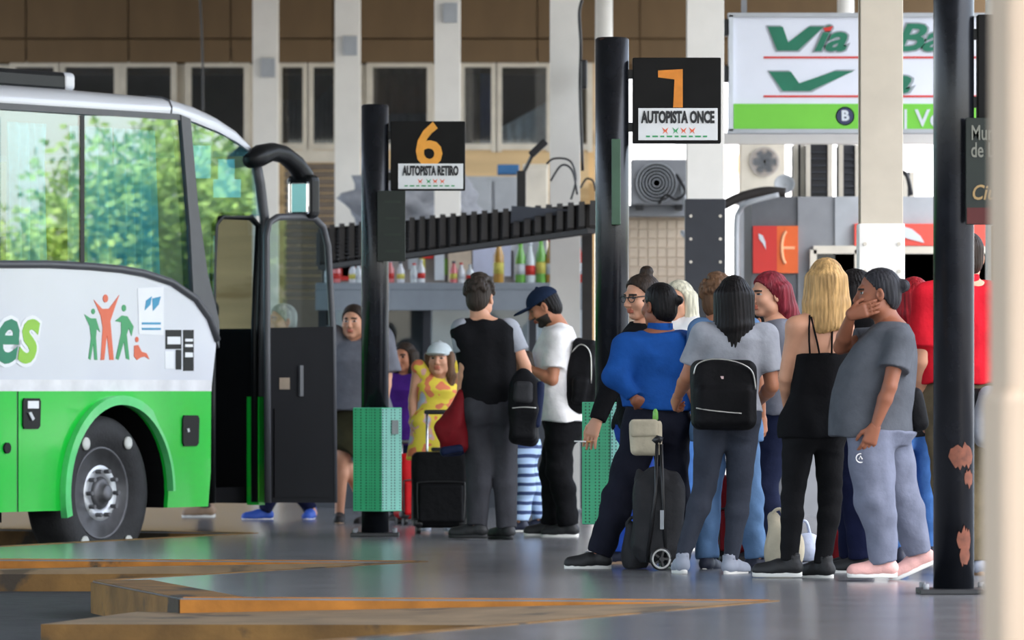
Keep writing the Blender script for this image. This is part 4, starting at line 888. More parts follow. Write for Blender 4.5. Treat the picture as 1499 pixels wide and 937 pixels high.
        I, J, K = act.T; acc = np.zeros((len(act), 3)); num = np.zeros(len(act))
        val = {c: a[I + c[0], J + c[1], K + c[2]] for c in cor}
        for c in cor:
            for ax in range(3):
                if c[ax] == 0:
                    e = list(c); e[ax] = 1; e = tuple(e); va, vb = val[c], val[e]; x = (va < 0) != (vb < 0)
                    t = np.where(x, va / np.where(x, va - vb, 1), 0)
                    for q in range(3): acc[:, q] += np.where(x, c[q] + (t if q == ax else 0), 0)
                    num += x
        V = (act + acc / num[:, None]) * s.h + s.lo
        idx = np.full(cnt.shape, -1, np.int32); idx[I, J, K] = np.arange(len(act)); Q = []
        for ax in range(3):
            b, c = (ax + 1) % 3, (ax + 2) % 3
            sl0 = [slice(None)] * 3; sl1 = [slice(None)] * 3; sl0[ax] = slice(0, -1); sl1[ax] = slice(1, None)
            A_, B_ = ins[tuple(sl0)], ins[tuple(sl1)]; e = np.argwhere(A_ != B_)
            if len(e) == 0: continue
            flip = ~A_[tuple(e.T)]
            def at_(db, dc):
                q = e.copy(); q[:, b] += db; q[:, c] += dc; return idx[tuple(q.T)]
            q = np.stack([at_(-1, -1), at_(0, -1), at_(0, 0), at_(-1, 0)], 1); q[flip] = q[flip][:, ::-1]; Q.append(q)
        return V.astype(np.float32), np.concatenate(Q)
def rotz(a): c, s = math.cos(a), math.sin(a); return np.array(((c, -s, 0), (s, c, 0), (0, 0, 1.0)))
def rotx(a): c, s = math.cos(a), math.sin(a); return np.array(((1, 0, 0), (0, c, -s), (0, s, c)))
def roty(a): c, s = math.cos(a), math.sin(a); return np.array(((c, 0, s), (0, 1, 0), (-s, 0, c)))
def unit(v): v = np.array(v, float); return v / (np.linalg.norm(v) + 1e-9)
def frame(up, yaw):                                   # axes: right, forward, up
    z = unit(up); f = rotz(yaw) @ np.array((0, 1.0, 0)); f = unit(f - z * (f @ z)); return np.stack([np.cross(f, z), f, z], 1)
FEM = [(-0.2, .125, .085, 0), (-.08, .165, .118, -.012), (.06, .168, .115, -.012), (.26, .132, .095, 0), (.5, .138, .098, .006), (.72, .15, .115, .018), (.88, .148, .088, 0), (1, .075, .06, -.005)]
MAL = [(-0.2, .125, .09, 0), (-.08, .155, .11, -.01), (.06, .158, .11, -.005), (.26, .148, .10, 0), (.5, .16, .108, .006), (.74, .178, .12, .012), (.9, .17, .09, 0), (1, .08, .065, -.005)]
BIG = [(-0.2, .16, .14, 0), (-.08, .20, .17, -.01), (.06, .205, .20, .03), (.26, .205, .215, .05), (.5, .195, .185, .045), (.72, .19, .155, .025), (.9, .175, .11, 0), (1, .085, .07, -.005)]
SK = {}
def skin(n, c): SK[n] = [mat('skin_' + n, c, 0.5, 0, 0.06, 12, spec=0.35), mat('lips_' + n, (c[0] * 0.75, c[1] * 0.42, c[2] * 0.40), 0.45), mat('brow', (0.02, 0.014, 0.01), 0.8), mat('eye_white', (0.42, 0.40, 0.38), 0.25), mat('iris', (0.02, 0.012, 0.008), 0.15)]
skin('fair', srgb(204, 150, 120)); skin('tan', srgb(176, 118, 88)); skin('brown', srgb(142, 88, 64))
def shoe_mesh(A, yaw, pitch, L, col, sole, parent, tall=0.0):
    """trainer: upper grown from the foot, separate sole with a rounded outline"""
    R = rotz(yaw) @ rotx(pitch); A = np.array(A); kf = L / 0.25
    def P(x, y, z): return A + R @ np.array((x * kf, y * kf, z * kf - 0.075))
    f = Fld(A - 0.26, A + 0.26, 0.007)
    f.cone(P(0, -.035, .05), P(0, .05, .05), .040 * kf, .040 * kf, .02); f.cone(P(0, .05, .05), P(.005, .145, .036), .040 * kf, .030 * kf, .02); f.cone(P(0, .09, .03), P(.005, .15, .03), .041 * kf, .036 * kf, .02)
    f.cone(P(0, -.012, .06), P(0, -.018, .105 + tall), .038 * kf, .040 * kf, .015)
    f.cone(P(0, -.012, .10 + tall), P(0, -.012, .14 + tall), .034 * kf, .04 * kf, .004, minus=True)
    f.plane(P(0, 0, .018), R @ np.array((0, 0, -1.0)))
    o = mk('shoe', *f.mesh(), col, parent, True)
    out = []
    for i in range(28):
        a = 2 * math.pi * i / 28; y = 0.058 + 0.127 * math.sin(a); x = 0.043 * math.cos(a) * (1 - 0.18 * math.cos(2 * a)) * (0.86 if y < 0.05 else 1.0); out.append((x, y))
    V = []; n = len(out)
    for z, e in ((0.0, 0.95), (0.006, 1.0), (0.026, 1.0), (0.03, 0.94)): V += [P(x * e, 0.058 + (y - 0.058) * e, z) for x, y in out]
    Fs = [tuple(range(n - 1, -1, -1)), tuple(range(3 * n, 4 * n))] + [(j * n + i, j * n + (i + 1) % n, (j + 1) * n + (i + 1) % n, (j + 1) * n + i) for j in range(3) for i in range(n)]
    mk('sole', V, Fs, sole, o, True)
    return o
def hand_mesh(w, d, n, side, curl, sc=1.0, spread=0.0, point=None):
    d = unit(d); n = np.array(n, float); n = unit(n - d * (n @ d)); t = np.cross(d, n) * (1 if side == 'r' else -1); w = np.array(w, float)
    f = Fld(w - 0.23 * sc, w + 0.23 * sc, 0.0048)
    for i, (o, L, fl) in enumerate(((-.030, .058, 1.0), (-.010, .070, .97), (.010, .075, 1.0), (.029, .066, 1.0))):
        kn = w + (d * .086 * fl + t * o) * sc; f.cone(w + (d * .004 + t * o * .45) * sc, kn, .017 * sc, .0125 * sc, .02)
    for i, (o, L, fl) in enumerate(((-.030, .058, 1.0), (-.010, .070, .97), (.010, .075, 1.0), (.029, .066, 1.0))):
        p = w + (d * .086 * fl + t * o) * sc; ang = curl * (0.6 if point == i else 1.0); sp = spread * o * 8
        for q, (fr, r0, r1) in enumerate(((.44, .0098, .009), (.31, .009, .0084), (.25, .0084, .007))):
            dd = unit(d * math.cos(ang) + n * math.sin(ang) + t * sp); e = p + dd * L * fr * 1.15 * sc; f.cone(p, e, r0 * sc, r1 * sc, .003); p = e; ang += curl * 1.1
    p = w + (d * .022 + t * .022) * sc; e = p + unit(d * .62 + t * .6 + n * .3) * .045 * sc; f.cone(p, e, .015 * sc, .011 * sc, .014)
    g = e + unit(d * .85 + t * .2 + n * (.2 + curl * .5)) * .030 * sc; f.cone(e, g, .0105 * sc, .0095 * sc, .004); f.cone(g, g + unit(d * .9 + n * (.25 + curl * .6)) * .022 * sc, .0095 * sc, .008 * sc, .004)
    return f.mesh()
def head_mesh(c, R, sc, jaw=1.0, res=0.0055, beard=False):
    c = np.array(c, float)
    P = lambda x, y, z: c + R @ (np.array((x, y, z)) * sc)
    E = lambda x, y, z, a, b, d, k=.02, minus=False: f.ell(P(x, y, z), (a * sc, b * sc, d * sc), R, k * sc, minus)
    f = Fld(c - 0.17 * sc, c + 0.17 * sc, res)
    E(0, -.018, .034, .074, .094, .084); E(0, .022, -.03, .060 * jaw, .066, .075, .03); E(0, .062, -.092, .026 * jaw, .022, .02, .035)
    for s in (-1, 1):
        E(s * .040, .058, -.026, .022, .024, .022, .025); E(s * .048 * jaw, .01, -.068, .02, .03, .025, .03)
        E(s * .031, .094, .010, .017, .014, .010, .014, True); E(s * .0785, -.012, -.008, .010, .020, .032, .006); E(s * .083, -.006, -.004, .006, .010, .016, .004, True)
    E(0, .076, .030, .048, .016, .011, .018)
    f.cone(P(0, .086, .014), P(0, .108, -.026), .0085 * sc, .0125 * sc, .012 * sc)
    for s in (-1, 1): E(s * .011, .096, -.032, .009, .010, .008, .008)
    E(0, .089, -.054, .024, .011, .0065, .006); E(0, .086, -.067, .021, .011, .0075, .006); E(0, .082, -.080, .02, .006, .006, .01, True)
    f.cone(P(0, -.02, -.05), P(0, -.035, -.15), .054 * sc, .056 * sc, .03 * sc)
    V, Q = f.mesh(); L = ((V - c) @ R) / sc; ctr = L[Q].mean(1); x, y, z = ctr.T; ax = np.abs(x)
    mi = np.zeros(len(Q), np.int32)
    mi[(y > .080) & (z < -.047) & (z > -.075) & (ax < .026 - np.abs(z + .061) * .5)] = 1
    mi[(y > .062) & (ax > .012) & (ax < .052) & (np.abs(z - .027 + (ax - .03) ** 2 * 6) < .0055)] = 2
    ew = (y > .06) & (np.abs(ax - .031) < .0155) & (np.abs(z - .008) < .0065 * (1 - ((ax - .031) / .02) ** 2)); mi[ew] = 3
    mi[ew & (np.abs(ax - .031) < .0095)] = 4
    if beard:
        b = (z < -.03) & (y > -.012) & (mi == 0) & ((z < -.082) | ((ax > .034) & (z < -.048)) | ((z > -.046) & (z < -.036) & (y > .07)) | (z < -.075)); mi[b] = 2
    return V, Q, mi
def strand(f, c, R, sc, amp, freq, seed=0):
    X, Y, Z = f.ax[0][:, None, None] - c[0], f.ax[1][None, :, None] - c[1], f.ax[2][None, None, :] - c[2]
    x = X * R[0, 0] + Y * R[1, 0] + Z * R[2, 0]; y = X * R[0, 1] + Y * R[1, 1] + Z * R[2, 1]; z = X * R[0, 2] + Y * R[1, 2] + Z * R[2, 2]
    a = np.arctan2(x, -y + 0.0); f.a += (amp * np.sin(freq * a + 2.0 * np.sin(14 * z + seed) + 3 * np.sin(3 * a + seed))).astype(np.float32)
def hairmat(n, c, dark=0.5): return mat('hair_' + n, c, 0.5, 0, 0.45, 55, 0.5, 90, stretch=(1, 1, 0.12), spec=0.18)
def hair_mesh(c, R, sc, style, m, parent, opt):
    c = np.array(c, float); P = lambda x, y, z: c + R @ (np.array((x, y, z)) * sc); W = lambda x, y, z: P(x, y, 0) + np.array((0, 0, z))
    E = lambda x, y, z, a, b, d, k=.02, minus=False: f.ell(P(x, y, z), (a * sc, b * sc, d * sc), R, k * sc, minus)
    f = Fld(c - np.array((.30, .30, .55)) * sc, c + np.array((.30, .30, .22)) * sc, 0.0065)
    th = opt.get('thick', 1.0)
    E(0, -.020, .036, .074 + .010 * th, .094 + .012 * th, .084 + .012 * th); E(0, -.05, -.02, .066 + .008 * th, .062 + .01 * th, .075, .02)
    q = opt.get('line', .052); f.plane(P(0, q, .058), R @ np.array((0, .80, -.60)))
    if style in ('short', 'curly', 'updo'): f.plane(P(0, 0, -.075), R @ np.array((0, .25, -1.0)))
    if style == 'curly':
        rr = np.random.RandomState(5)
        for i in range(110):
            a = rr.uniform(-math.pi, math.pi); b = rr.uniform(-0.15, 1.5); v = np.array((math.cos(b) * math.sin(a), -math.cos(b) * math.cos(a) * 1.0, math.sin(b)))
            if v[1] > 0.45 and v[2] < 0.75: continue
            E(v[0] * .080, -.02 + v[1] * .100, .042 + v[2] * .098, .021, .021, .021, .004)
    if 'long' in opt:
        L, sway, wid, tip = opt['long'], opt.get('sway', (0, 0)), opt.get('wid', 1.0), opt.get('tip', .022)
        for i in range(11):
            a = math.radians(-105 + 21 * i) * opt.get('wrap', 1.0); p0 = P(.078 * math.sin(a), -.015 - .094 * math.cos(a), .03)
            g = R @ np.array((.082 * wid * math.sin(a), -.02 - .098 * math.cos(a) * opt.get('flat', 0.9), 0)) * sc
            L1 = L * (1 + 0.06 * math.sin(7 * i)); p1 = c + g + np.array((sway[0] * .35, sway[1] * .35, -L1 * .45)); p2 = c + g * opt.get('gather', 0.95) + np.array((sway[0], sway[1], -L1))
            f.cone(p0, p1, .030 * sc, .030 * sc, .02); f.cone(p1, p2, .030 * sc, tip * sc, .02)
    if 'tail' in opt:
        pts, r0, r1 = opt['tail']; T = [P(*p) for p in pts]
        for i in range(len(T) - 1): f.cone(T[i], T[i + 1], r0 + (r1 - r0) * i / (len(T) - 1), r0 + (r1 - r0) * (i + 1) / (len(T) - 1), .015)
    for b in opt.get('bun', []): E(*b[:3], b[3], b[3], b[3] * .9, .012)
    strand(f, c, R, sc, .0022 if style != 'curly' else .001, 34)
    V, Q = f.mesh(); o = mk('hair', V, Q, m, parent, True); o['label'] = opt.get('label', style + ' hair'); return o
def cap_mesh(c, R, sc, m, parent, visor=1.0):
    c = np.array(c, float); P = lambda x, y, z: c + R @ (np.array((x, y, z)) * sc); f = Fld(c - .25, c + .25, .0065)
    f.ell(P(0, -.012, .045), (.090 * sc, .110 * sc, .085 * sc), R, .01); f.plane(P(0, 0, .034), R @ np.array((0, -.12, -1.0)))
    f.ell(P(0, .125 * visor, .036), (.075 * sc, .075 * sc, .010 * sc), R, .006); f.ell(P(0, -.012, .132), (.012, .012, .008), R, .003)
    return mk('cap', *f.mesh(), m, parent, True)
PEOPLE = {}
def person(key, label, base, H, yaw, sex='f', sk='fair', build=1.0, hair=None, hyaw=None, hpitch=0.0, hroll=0.0, J=None, top=None, bot=None, shoes=None, hand=None, prof=None, res=0.009, foot=None, pitch=None, jaw=1.0, beard=False, hat=None, hscale=1.0, headpx=None):
    """one standing figure; J holds joints read off the photo as (px, py[, depth offset])"""
    bx, by = base; s = (by - HY) / CH; d = FPX / s; k = H / 1.70; yr = math.radians(yaw); Rz = rotz(yr)
    def au(x, y, z): return Rz @ np.array((x * k, y * k, z * k))
    wS = (.158 if sex == 'f' else .182) * (1 + (build - 1) * .5)
    j = dict(hp=au(0, 0, .93), nk=au(0, -.015, 1.425), hd=au(0, .022, 1.583), sl=au(-wS, -.005, 1.375), sr=au(wS, -.005, 1.375), el=au(-wS - .045, -.03, 1.10), er=au(wS + .045, -.03, 1.10), wl=au(-wS - .045, .05, .865), wr=au(wS + .045, .05, .865),
             kl=au(-.095, .025, .49), kr=au(.095, .025, .49), al=au(-.10, -.01, .078), ar=au(.10, -.01, .078))
    ov = {}
    for n_, v in (J or {}).items():
        dy = v[2] if len(v) > 2 else (j[n_][1] if n_ in j else 0.0); ov[n_] = np.array(((v[0] - bx) / s, dy, (by - v[1]) / s))
    j.update(ov)
    if 'hl' not in j: j['hl'] = j['hp'] + Rz @ np.array((-.085 * k * build ** .5, 0, -.03)); 
    if 'hr' not in j: j['hr'] = j['hp'] + Rz @ np.array((.085 * k * build ** .5, 0, -.03))
    PR = prof or (FEM if sex == 'f' else MAL); T = float(np.linalg.norm(j['nk'] - j['hp'])); FR = frame(j['nk'] - j['hp'], yr)
    hr_ = math.radians(hyaw if hyaw is not None else yaw); RH = rotz(hr_) @ rotx(-math.radians(hpitch)) @ roty(math.radians(hroll)); hs = k ** .5 * hscale * 1.02
    lo = np.min(list(j.values()), 0) - .22; hi = np.max(list(j.values()), 0) + .22; lo[2] = -.03
    pr = lambda e, t0=-.3, t1=1.0, hem=None: [(t * T, rx * build * k + e, ry * build * k + e, cy * build) for t, rx, ry, cy in PR if t0 <= t <= t1]
    bsh = build ** .6
    # body ------------------------------------------------------------
    f = Fld(lo, hi, res); f.loft(j['hp'], FR, pr(-.006), 2.3, .03)
    f.cone(j['nk'] - FR[:, 2] * .03, j['hd'] + RH @ np.array((0, -.03, -.07)) * hs, .062 * k * bsh, .052 * k, .04)
    for q in 'lr':
        S_, E_, W_ = j['s' + q], j['e' + q], j['w' + q]; f.cone(S_, j['nk'] - FR[:, 2] * .035, .050 * k * bsh, .048 * k * bsh, .05)
        f.cone(S_, E_, .049 * k * bsh, .039 * k * bsh, .03); mid = E_ + (W_ - E_) * .3; f.cone(E_, mid, .038 * k * bsh, .040 * k * bsh, .01); f.cone(mid, W_, .040 * k * bsh, .025 * k, .01)
        Hh, K_, A_ = j['h' + q], j['k' + q], j['a' + q]; cm = K_ + (A_ - K_) * .28 - Rz @ np.array((0, .012, 0))
        f.cone(Hh, K_, .078 * k * bsh, .048 * k * bsh, .03); f.cone(K_, cm, .047 * k * bsh, .050 * k * bsh, .02); f.cone(cm, A_, .050 * k * bsh, .033 * k, .02); f.cone(A_, A_ + (A_ - K_) * .06, .033 * k, .032 * k, .01)
    V, Q = f.mesh(); Vs, Qs, Ms_ = [V], [Q], [np.zeros(len(Q), np.int32)]; n0 = len(V)
    hv, hq, hm = head_mesh(j['hd'], RH, hs, jaw, 0.0055 if res < .0095 else .008, beard); Vs.append(hv); Qs.append(hq + n0); Ms_.append(hm); n0 += len(hv)
    for q in 'lr':
        o = dict(n=None, curl=.38, d=None, spread=0.15, sc=1.0); o.update((hand or {}).get(q, {}))
        if o.get('skip'): continue
        dd = unit(j['w' + q] - j['e' + q]) if o['d'] is None else np.array(o['d']); nn = Rz @ np.array((1.0 if q == 'l' else -1.0, .25, 0)) if o['n'] is None else np.array(o['n'])
        v_, q_ = hand_mesh(j['w' + q] - dd * .008, dd, nn, q, o['curl'], k * o['sc'], o['spread'], o.get('point')); Vs.append(v_); Qs.append(q_ + n0); Ms_.append(np.zeros(len(q_), np.int32)); n0 += len(v_)
    root = mk('person', np.concatenate(Vs), np.concatenate(Qs), SK[sk], None, True); root.data.polygons.foreach_set('material_index', np.concatenate(Ms_)); root.data.update()
    root.location = ((bx - CX) / s, d, 0); tag(root, label, 'person', 'people waiting on the platform')
    # clothes -----------------------------------------------------------
    zpx = lambda py: (by - py) / s
    if top:
        e = top.get('ease', .016); hz = zpx(top['hem']); f = Fld(lo, hi, res); P_ = pr(e, -.3, 1.0); fl = top.get('flare', 0.0)
        P_ = [(z, a + fl * max(0, .4 - z / T), b + fl * max(0, .4 - z / T), c_) for z, a, b, c_ in P_]
        ext = (P_[0][0] - 0.25, P_[0][1] + fl * .3, P_[0][2] + fl * .3, P_[0][3]) if top.get('long') else None
        if top.get('straight'): P_ = [(z, max(a, (.158 * build * k + e)) if z < T * .3 else a, max(b, .112 * build * k + e) if z < T * .3 else b, c_) for z, a, b, c_ in P_]
        if top.get('drape'):
            zz_ = top['drape'] * T; m_ = max((p for p in P_ if p[0] <= zz_ + .01), key=lambda p: p[2]); P_ = [(z, max(a, m_[1]), m_[2] * .95, m_[3]) if z <= m_[0] else (z, a, b, c_) for z, a, b, c_ in P_]
        if ext: P_ = [ext] + P_
        f.loft(j['hp'], FR, P_, 2.3, .03)
        sv = top.get('sleeve', .7)
        if not top.get('tank'):
            for q in 'lr':
                S_, E_, W_ = j['s' + q], j['e' + q], j['w' + q]; f.cone(S_, j['nk'] - FR[:, 2] * .04, .052 * k * bsh + e * .6, .046 * k * bsh + e * .5, .05)
                sr_ = top.get('srad', .056)
                if not top.get('two') and sv > 0:
                    if sv <= 1: f.cone(S_, S_ + (E_ - S_) * sv, (.052 * bsh) * k + e, sr_ * k * bsh + e * .5, .03, cut='b')
                    else: f.cone(S_, E_, .052 * k * bsh + e, .046 * k * bsh + e * .7, .03); f.cone(E_, E_ + (W_ - E_) * (sv - 1), .046 * k * bsh + e * .7, .033 * k * bsh + e * .5, .02, cut='b')
        if hz < j['hp'][2]:
            for q in (-1, 1): f.ell(j['hp'] + FR @ np.array((q * .07 * k * build, -.055 * k * build, -.045 * k)), np.array((.078, .075, .085)) * k * build ** .7 + e + .008, FR, .05)
            for q in 'lr': f.cone(j['h' + q], j['h' + q] + (j['k' + q] - j['h' + q]) * .5, .088 * k * bsh + e + .006, .085 * k * bsh + e + .006, .05)
        f.plane((0, 0, hz), (0, top.get('hemtilt', 0), -1))
        if 'neck' in top: f.plane((0, 0, zpx(top['neck'])), (0, 0, 1))
        f.cone(j['nk'], j['hd'], .058 * k, .075 * k, .008, minus=True)
        f.ripple(top.get('fold', .0055), 26, len(label), top.get('zs', .6))
        tm = mk(top.get('name', 'shirt'), *f.mesh(), top['m'], root, True)
        if top.get('two'):
            for q in 'lr':
                S_, E_ = j['s' + q], j['e' + q]; f = Fld(np.minimum(S_, E_) - .15, np.maximum(S_, E_) + .15, res)
                f.cone(S_, S_ + (E_ - S_) * sv, .060 * k + e * .6, .056 * k + e * .5, .02, cut='b'); f.ripple(.002, 30, 3); mk('sleeve', *f.mesh(), top['two'], tm, True)
        if 'collar' in top:
            f = Fld(j['nk'] - .15, j['nk'] + .18, .007); f.cone(j['nk'] - FR[:, 2] * .01, j['nk'] + FR[:, 2] * .05, .076 * k, .070 * k, .005, cut='ab'); f.cone(j['nk'] - FR[:, 2] * .05, j['nk'] + FR[:, 2] * .12, .062 * k, .062 * k, .002, minus=True); mk('collar', *f.mesh(), top['collar'], tm, True)
    if bot:
        e = bot.get('ease', .006); f = Fld(lo, hi, res); rr = bot.get('r', (.083, .056, .058, .040)); ln = bot.get('len', 2.0)
        f.loft(j['hp'], FR, [p for p in pr(e + .002, -.3, .3)], 2.3, .03)
        for q in (-1, 1): f.ell(j['hp'] + FR @ np.array((q * .07 * k * build, -.055 * k * build, -.045 * k)), np.array((.078, .075, .085)) * k * build ** .7 + e, FR, .04)
        for q in 'lr':
            Hh, K_, A_ = j['h' + q], j['k' + q], j['a' + q]; cm = K_ + (A_ - K_) * .28 - Rz @ np.array((0, .012, 0))
            if ln <= 1: f.cone(Hh, Hh + (K_ - Hh) * ln, rr[0] * k * bsh + e, rr[1] * k * bsh + e * 2, .04, cut='b'); continue
            f.cone(Hh, K_, rr[0] * k * bsh + e, rr[1] * k * bsh + e, .035); f.cone(K_, cm, rr[1] * k * bsh + e, rr[2] * k * bsh + e, .02); f.cone(cm, cm + (A_ - cm) * (ln - 1), rr[2] * k * bsh + e, rr[3] * k + e, .02, cut='b')
        wz = j['hp'][2] + bot.get('waist', .10) * k
        if top: wz = min(wz, zpx(top['hem']) + .035)
        f.plane((0, 0, wz), (0, 0, 1)); f.ripple(bot.get('fold', .0034), 36, len(label) + 3, 1.6)
        PEOPLE[key + '_bot'] = mk(bot.get('name', 'trousers'), *f.mesh(), bot['m'], root, True)
    if shoes:
        for q in 'lr':
            fy = math.radians((foot or {}).get(q, yaw)); pt = math.radians((pitch or {}).get(q, 0)); shoe_mesh(j['a' + q] - np.array((0, 0, .003)), fy, pt, .25 * k * shoes.get('sc', 1.0), shoes['m'], shoes['sole'], root, shoes.get('tall', 0.0))
    if hair: hair_mesh(j['hd'], RH, hs, hair['style'], hair['m'], root, hair)
    if hat: cap_mesh(j['hd'], RH, hs, hat['m'], root, hat.get('visor', 1.0))
    PEOPLE[key] = dict(o=root, j=j, s=s, d=d, bx=bx, by=by, FR=FR, Rz=Rz, k=k, T=T, RH=RH, hs=hs)
    return root
# ------------------------------------------------------------------ the cast
def zadj(col, f): return tuple(min(1, c * f) for c in col)
F_black = fabric('black', (0.007, 0.007, 0.008)); F_blackjean = fabric('black_denim', (0.010, 0.010, 0.011)); F_grey = fabric('grey_marl', srgb(112, 114, 122)); F_lgrey = fabric('light_grey', srgb(152, 155, 162))
F_dgrey = fabric('charcoal', srgb(58, 58, 62)); F_legg = fabric('slate_leggings', srgb(56, 60, 70)); F_white = fabric('white_cotton', srgb(232, 230, 228)); F_blue = fabric('royal_blue', srgb(28, 76, 146)); F_navy = fabric('navy', srgb(22, 26, 52))
F_jean = fabric('blue_denim', srgb(66, 106, 164)); F_jean2 = fabric('pale_denim', srgb(92, 122, 158)); F_olive = fabric('olive', srgb(60, 58, 40)); F_red = fabric('red_polo', srgb(190, 28, 42)); F_sweat = fabric('grey_sweat', srgb(112, 116, 132)); F_tee = fabric('mid_grey_tee', srgb(84, 87, 93))
F_purple = fabric('purple', srgb(74, 36, 120)); F_teal = fabric('turquoise', srgb(120, 200, 190)); F_khaki = fabric('khaki', srgb(110, 98, 76)); F_mauve = fabric('pale_mauve', srgb(176, 168, 178)); F_dkjean = fabric('dark_denim', srgb(34, 40, 64))
S_black = mat('shoe_black', (0.012, 0.012, 0.013), 0.6, bump=0.2); S_white = mat('shoe_white_sole', srgb(226, 224, 218), 0.6); S_pink = mat('shoe_pink', srgb(226, 172, 164), 0.65, bump=0.2, bs=120, var=0.2); S_blue = mat('shoe_blue', srgb(36, 78, 170), 0.6); S_grey = mat('shoe_grey', srgb(150, 156, 170), 0.65); S_navy = mat('shoe_navy', srgb(30, 36, 56), 0.6); S_tan = mat('shoe_tan', srgb(150, 124, 100), 0.6)
H_black = hairmat('black', (0.006, 0.005, 0.005)); H_dark = hairmat('dark_brown', (0.03, 0.02, 0.014)); H_brown = hairmat('brown', srgb(96, 70, 50)); H_red = hairmat('dyed_red', srgb(118, 36, 46)); H_red2 = hairmat('bright_red', srgb(140, 26, 34)); H_blonde = hairmat('blonde', srgb(188, 150, 98)); H_grey = hairmat('grey', srgb(176, 172, 166)); H_pale = hairmat('pale_blonde', srgb(206, 200, 176))
def pattern_yellow():
    m = mat('dress_yellow_print', srgb(236, 210, 60), 0.8, 0, 0.1, 9, 0.2, 30); n = m.node_tree.nodes; l = m.node_tree.links; b = n['Principled BSDF']; tc = n.new('ShaderNodeTexCoord')
    nz = n.new('ShaderNodeTexNoise'); nz.inputs['Scale'].default_value = 9; nz.inputs['Detail'].default_value = 1; l.new(tc.outputs['Object'], nz.inputs['Vector']); r = n.new('ShaderNodeValToRGB'); r.color_ramp.interpolation = 'CONSTANT'
    e = r.color_ramp.elements; e[0].position = 0; e[0].color = (*srgb(232, 130, 90), 1); e[1].position = .42; e[1].color = (*srgb(236, 212, 70), 1)
    for p, c in ((.56, srgb(230, 176, 160)), (.61, srgb(190, 200, 214))): q = e.new(p); q.color = (*c, 1)
    l.new(nz.outputs[0], r.inputs[0]); l.new(r.outputs[0], b.inputs['Base Color']); return m
def pattern_stripe():
    m = mat('trousers_blue_check', srgb(150, 180, 220), 0.8); n = m.node_tree.nodes; l = m.node_tree.links; b = n['Principled BSDF']; tc = n.new('ShaderNodeTexCoord')
    wv = n.new('ShaderNodeTexWave'); wv.bands_direction = 'Z'; wv.inputs['Scale'].default_value = 5; wv.inputs['Distortion'].default_value = 1.5; l.new(tc.outputs['Object'], wv.inputs['Vector']); r = n.new('ShaderNodeValToRGB'); r.color_ramp.elements[0].position = .25; r.color_ramp.elements[0].color = (*srgb(44, 62, 104), 1); r.color_ramp.elements[1].position = .4; r.color_ramp.elements[1].color = (*srgb(170, 196, 228), 1)
    l.new(wv.outputs[0], r.inputs[0]); l.new(r.outputs[0], b.inputs['Base Color']); return m
# --- behind the coach door
person('door', 'grey haired person in a turquoise shirt seen through the open coach door glass', (415, 760), 1.60, 120, 'm', 'fair', res=.011, hair=dict(style='short', m=H_grey, label='short grey hair'), J=dict(hd=(412, 470), al=(388, 747), ar=(455, 747)), top=dict(m=F_teal, hem=575), bot=dict(m=F_navy, ease=.014), shoes=dict(m=S_blue, sole=S_white), foot=dict(l=110, r=170))
person('hidden', 'person hidden behind the coach, only tan trainers showing below its green corner', (300, 757), 1.62, 90, 'f', 'tan', res=.012, hair=dict(style='short', m=H_dark), top=dict(m=F_dgrey, hem=580), bot=dict(m=F_dgrey, ease=.01), shoes=dict(m=S_tan, sole=S_white))
person('shorts', 'person in grey shirt and olive shorts half hidden by the open coach door', (522, 766), 1.62, 165, 'm', 'fair', res=.010, hair=dict(style='short', m=H_dark), J=dict(hd=(517, 472), nk=(523, 500), hp=(527, 610), al=(497, 752), kl=(500, 672), ar=(541, 755)), top=dict(m=F_grey, hem=602, ease=.05, flare=.12, sleeve=.9, srad=.075, fold=.006), bot=dict(m=F_olive, len=.82, ease=.028, name='shorts'), shoes=dict(m=S_black, sole=S_tan), foot=dict(l=180, r=150))
# --- girl in yellow, child in purple, striped trousers
person('yellow', 'girl in a yellow print dress and pale cap facing the camera', (640, 776), 1.36, 185, 'f', 'fair', hyaw=170, hpitch=-4, res=.009, hscale=1.05, hair=dict(style='long', m=H_brown, long=.22, wid=1.05), hat=dict(m=fabric('pale_cap', srgb(196, 206, 208))), J=dict(hd=(643, 527), nk=(641, 556)), top=dict(m=pattern_yellow(), hem=672, name='dress', long=1, flare=.10, ease=.016, sleeve=0, fold=.004), bot=dict(m=F_jean2, len=.6, ease=.01, name='shorts'), shoes=dict(m=S_grey, sole=S_white))
person('purple', 'child in a purple shirt standing just right of post 6', (592, 762), 1.25, 150, 'f', 'tan', res=.011, hair=dict(style='long', m=H_dark, long=.2), J=dict(hd=(592, 524), er=(598, 598), wr=(612, 606)), top=dict(m=F_purple, hem=650, sleeve=.8, ease=.025), bot=dict(m=F_navy, ease=.012), shoes=dict(m=S_black, sole=S_white))
person('striped', 'person in blue checked trousers behind the backpack of the curly haired man', (778, 778), 1.30, 80, 'f', 'fair', res=.010, hair=dict(style='short', m=H_dark), J=dict(hd=(762, 538), nk=(762, 566), hp=(765, 650), kl=(770, 700), kr=(776, 702), al=(762, 762), ar=(791, 760)), top=dict(m=F_navy, hem=640, sleeve=.8), bot=dict(m=pattern_stripe(), ease=.012, r=(.085, .066, .062, .055)), shoes=dict(m=S_navy, sole=S_white))
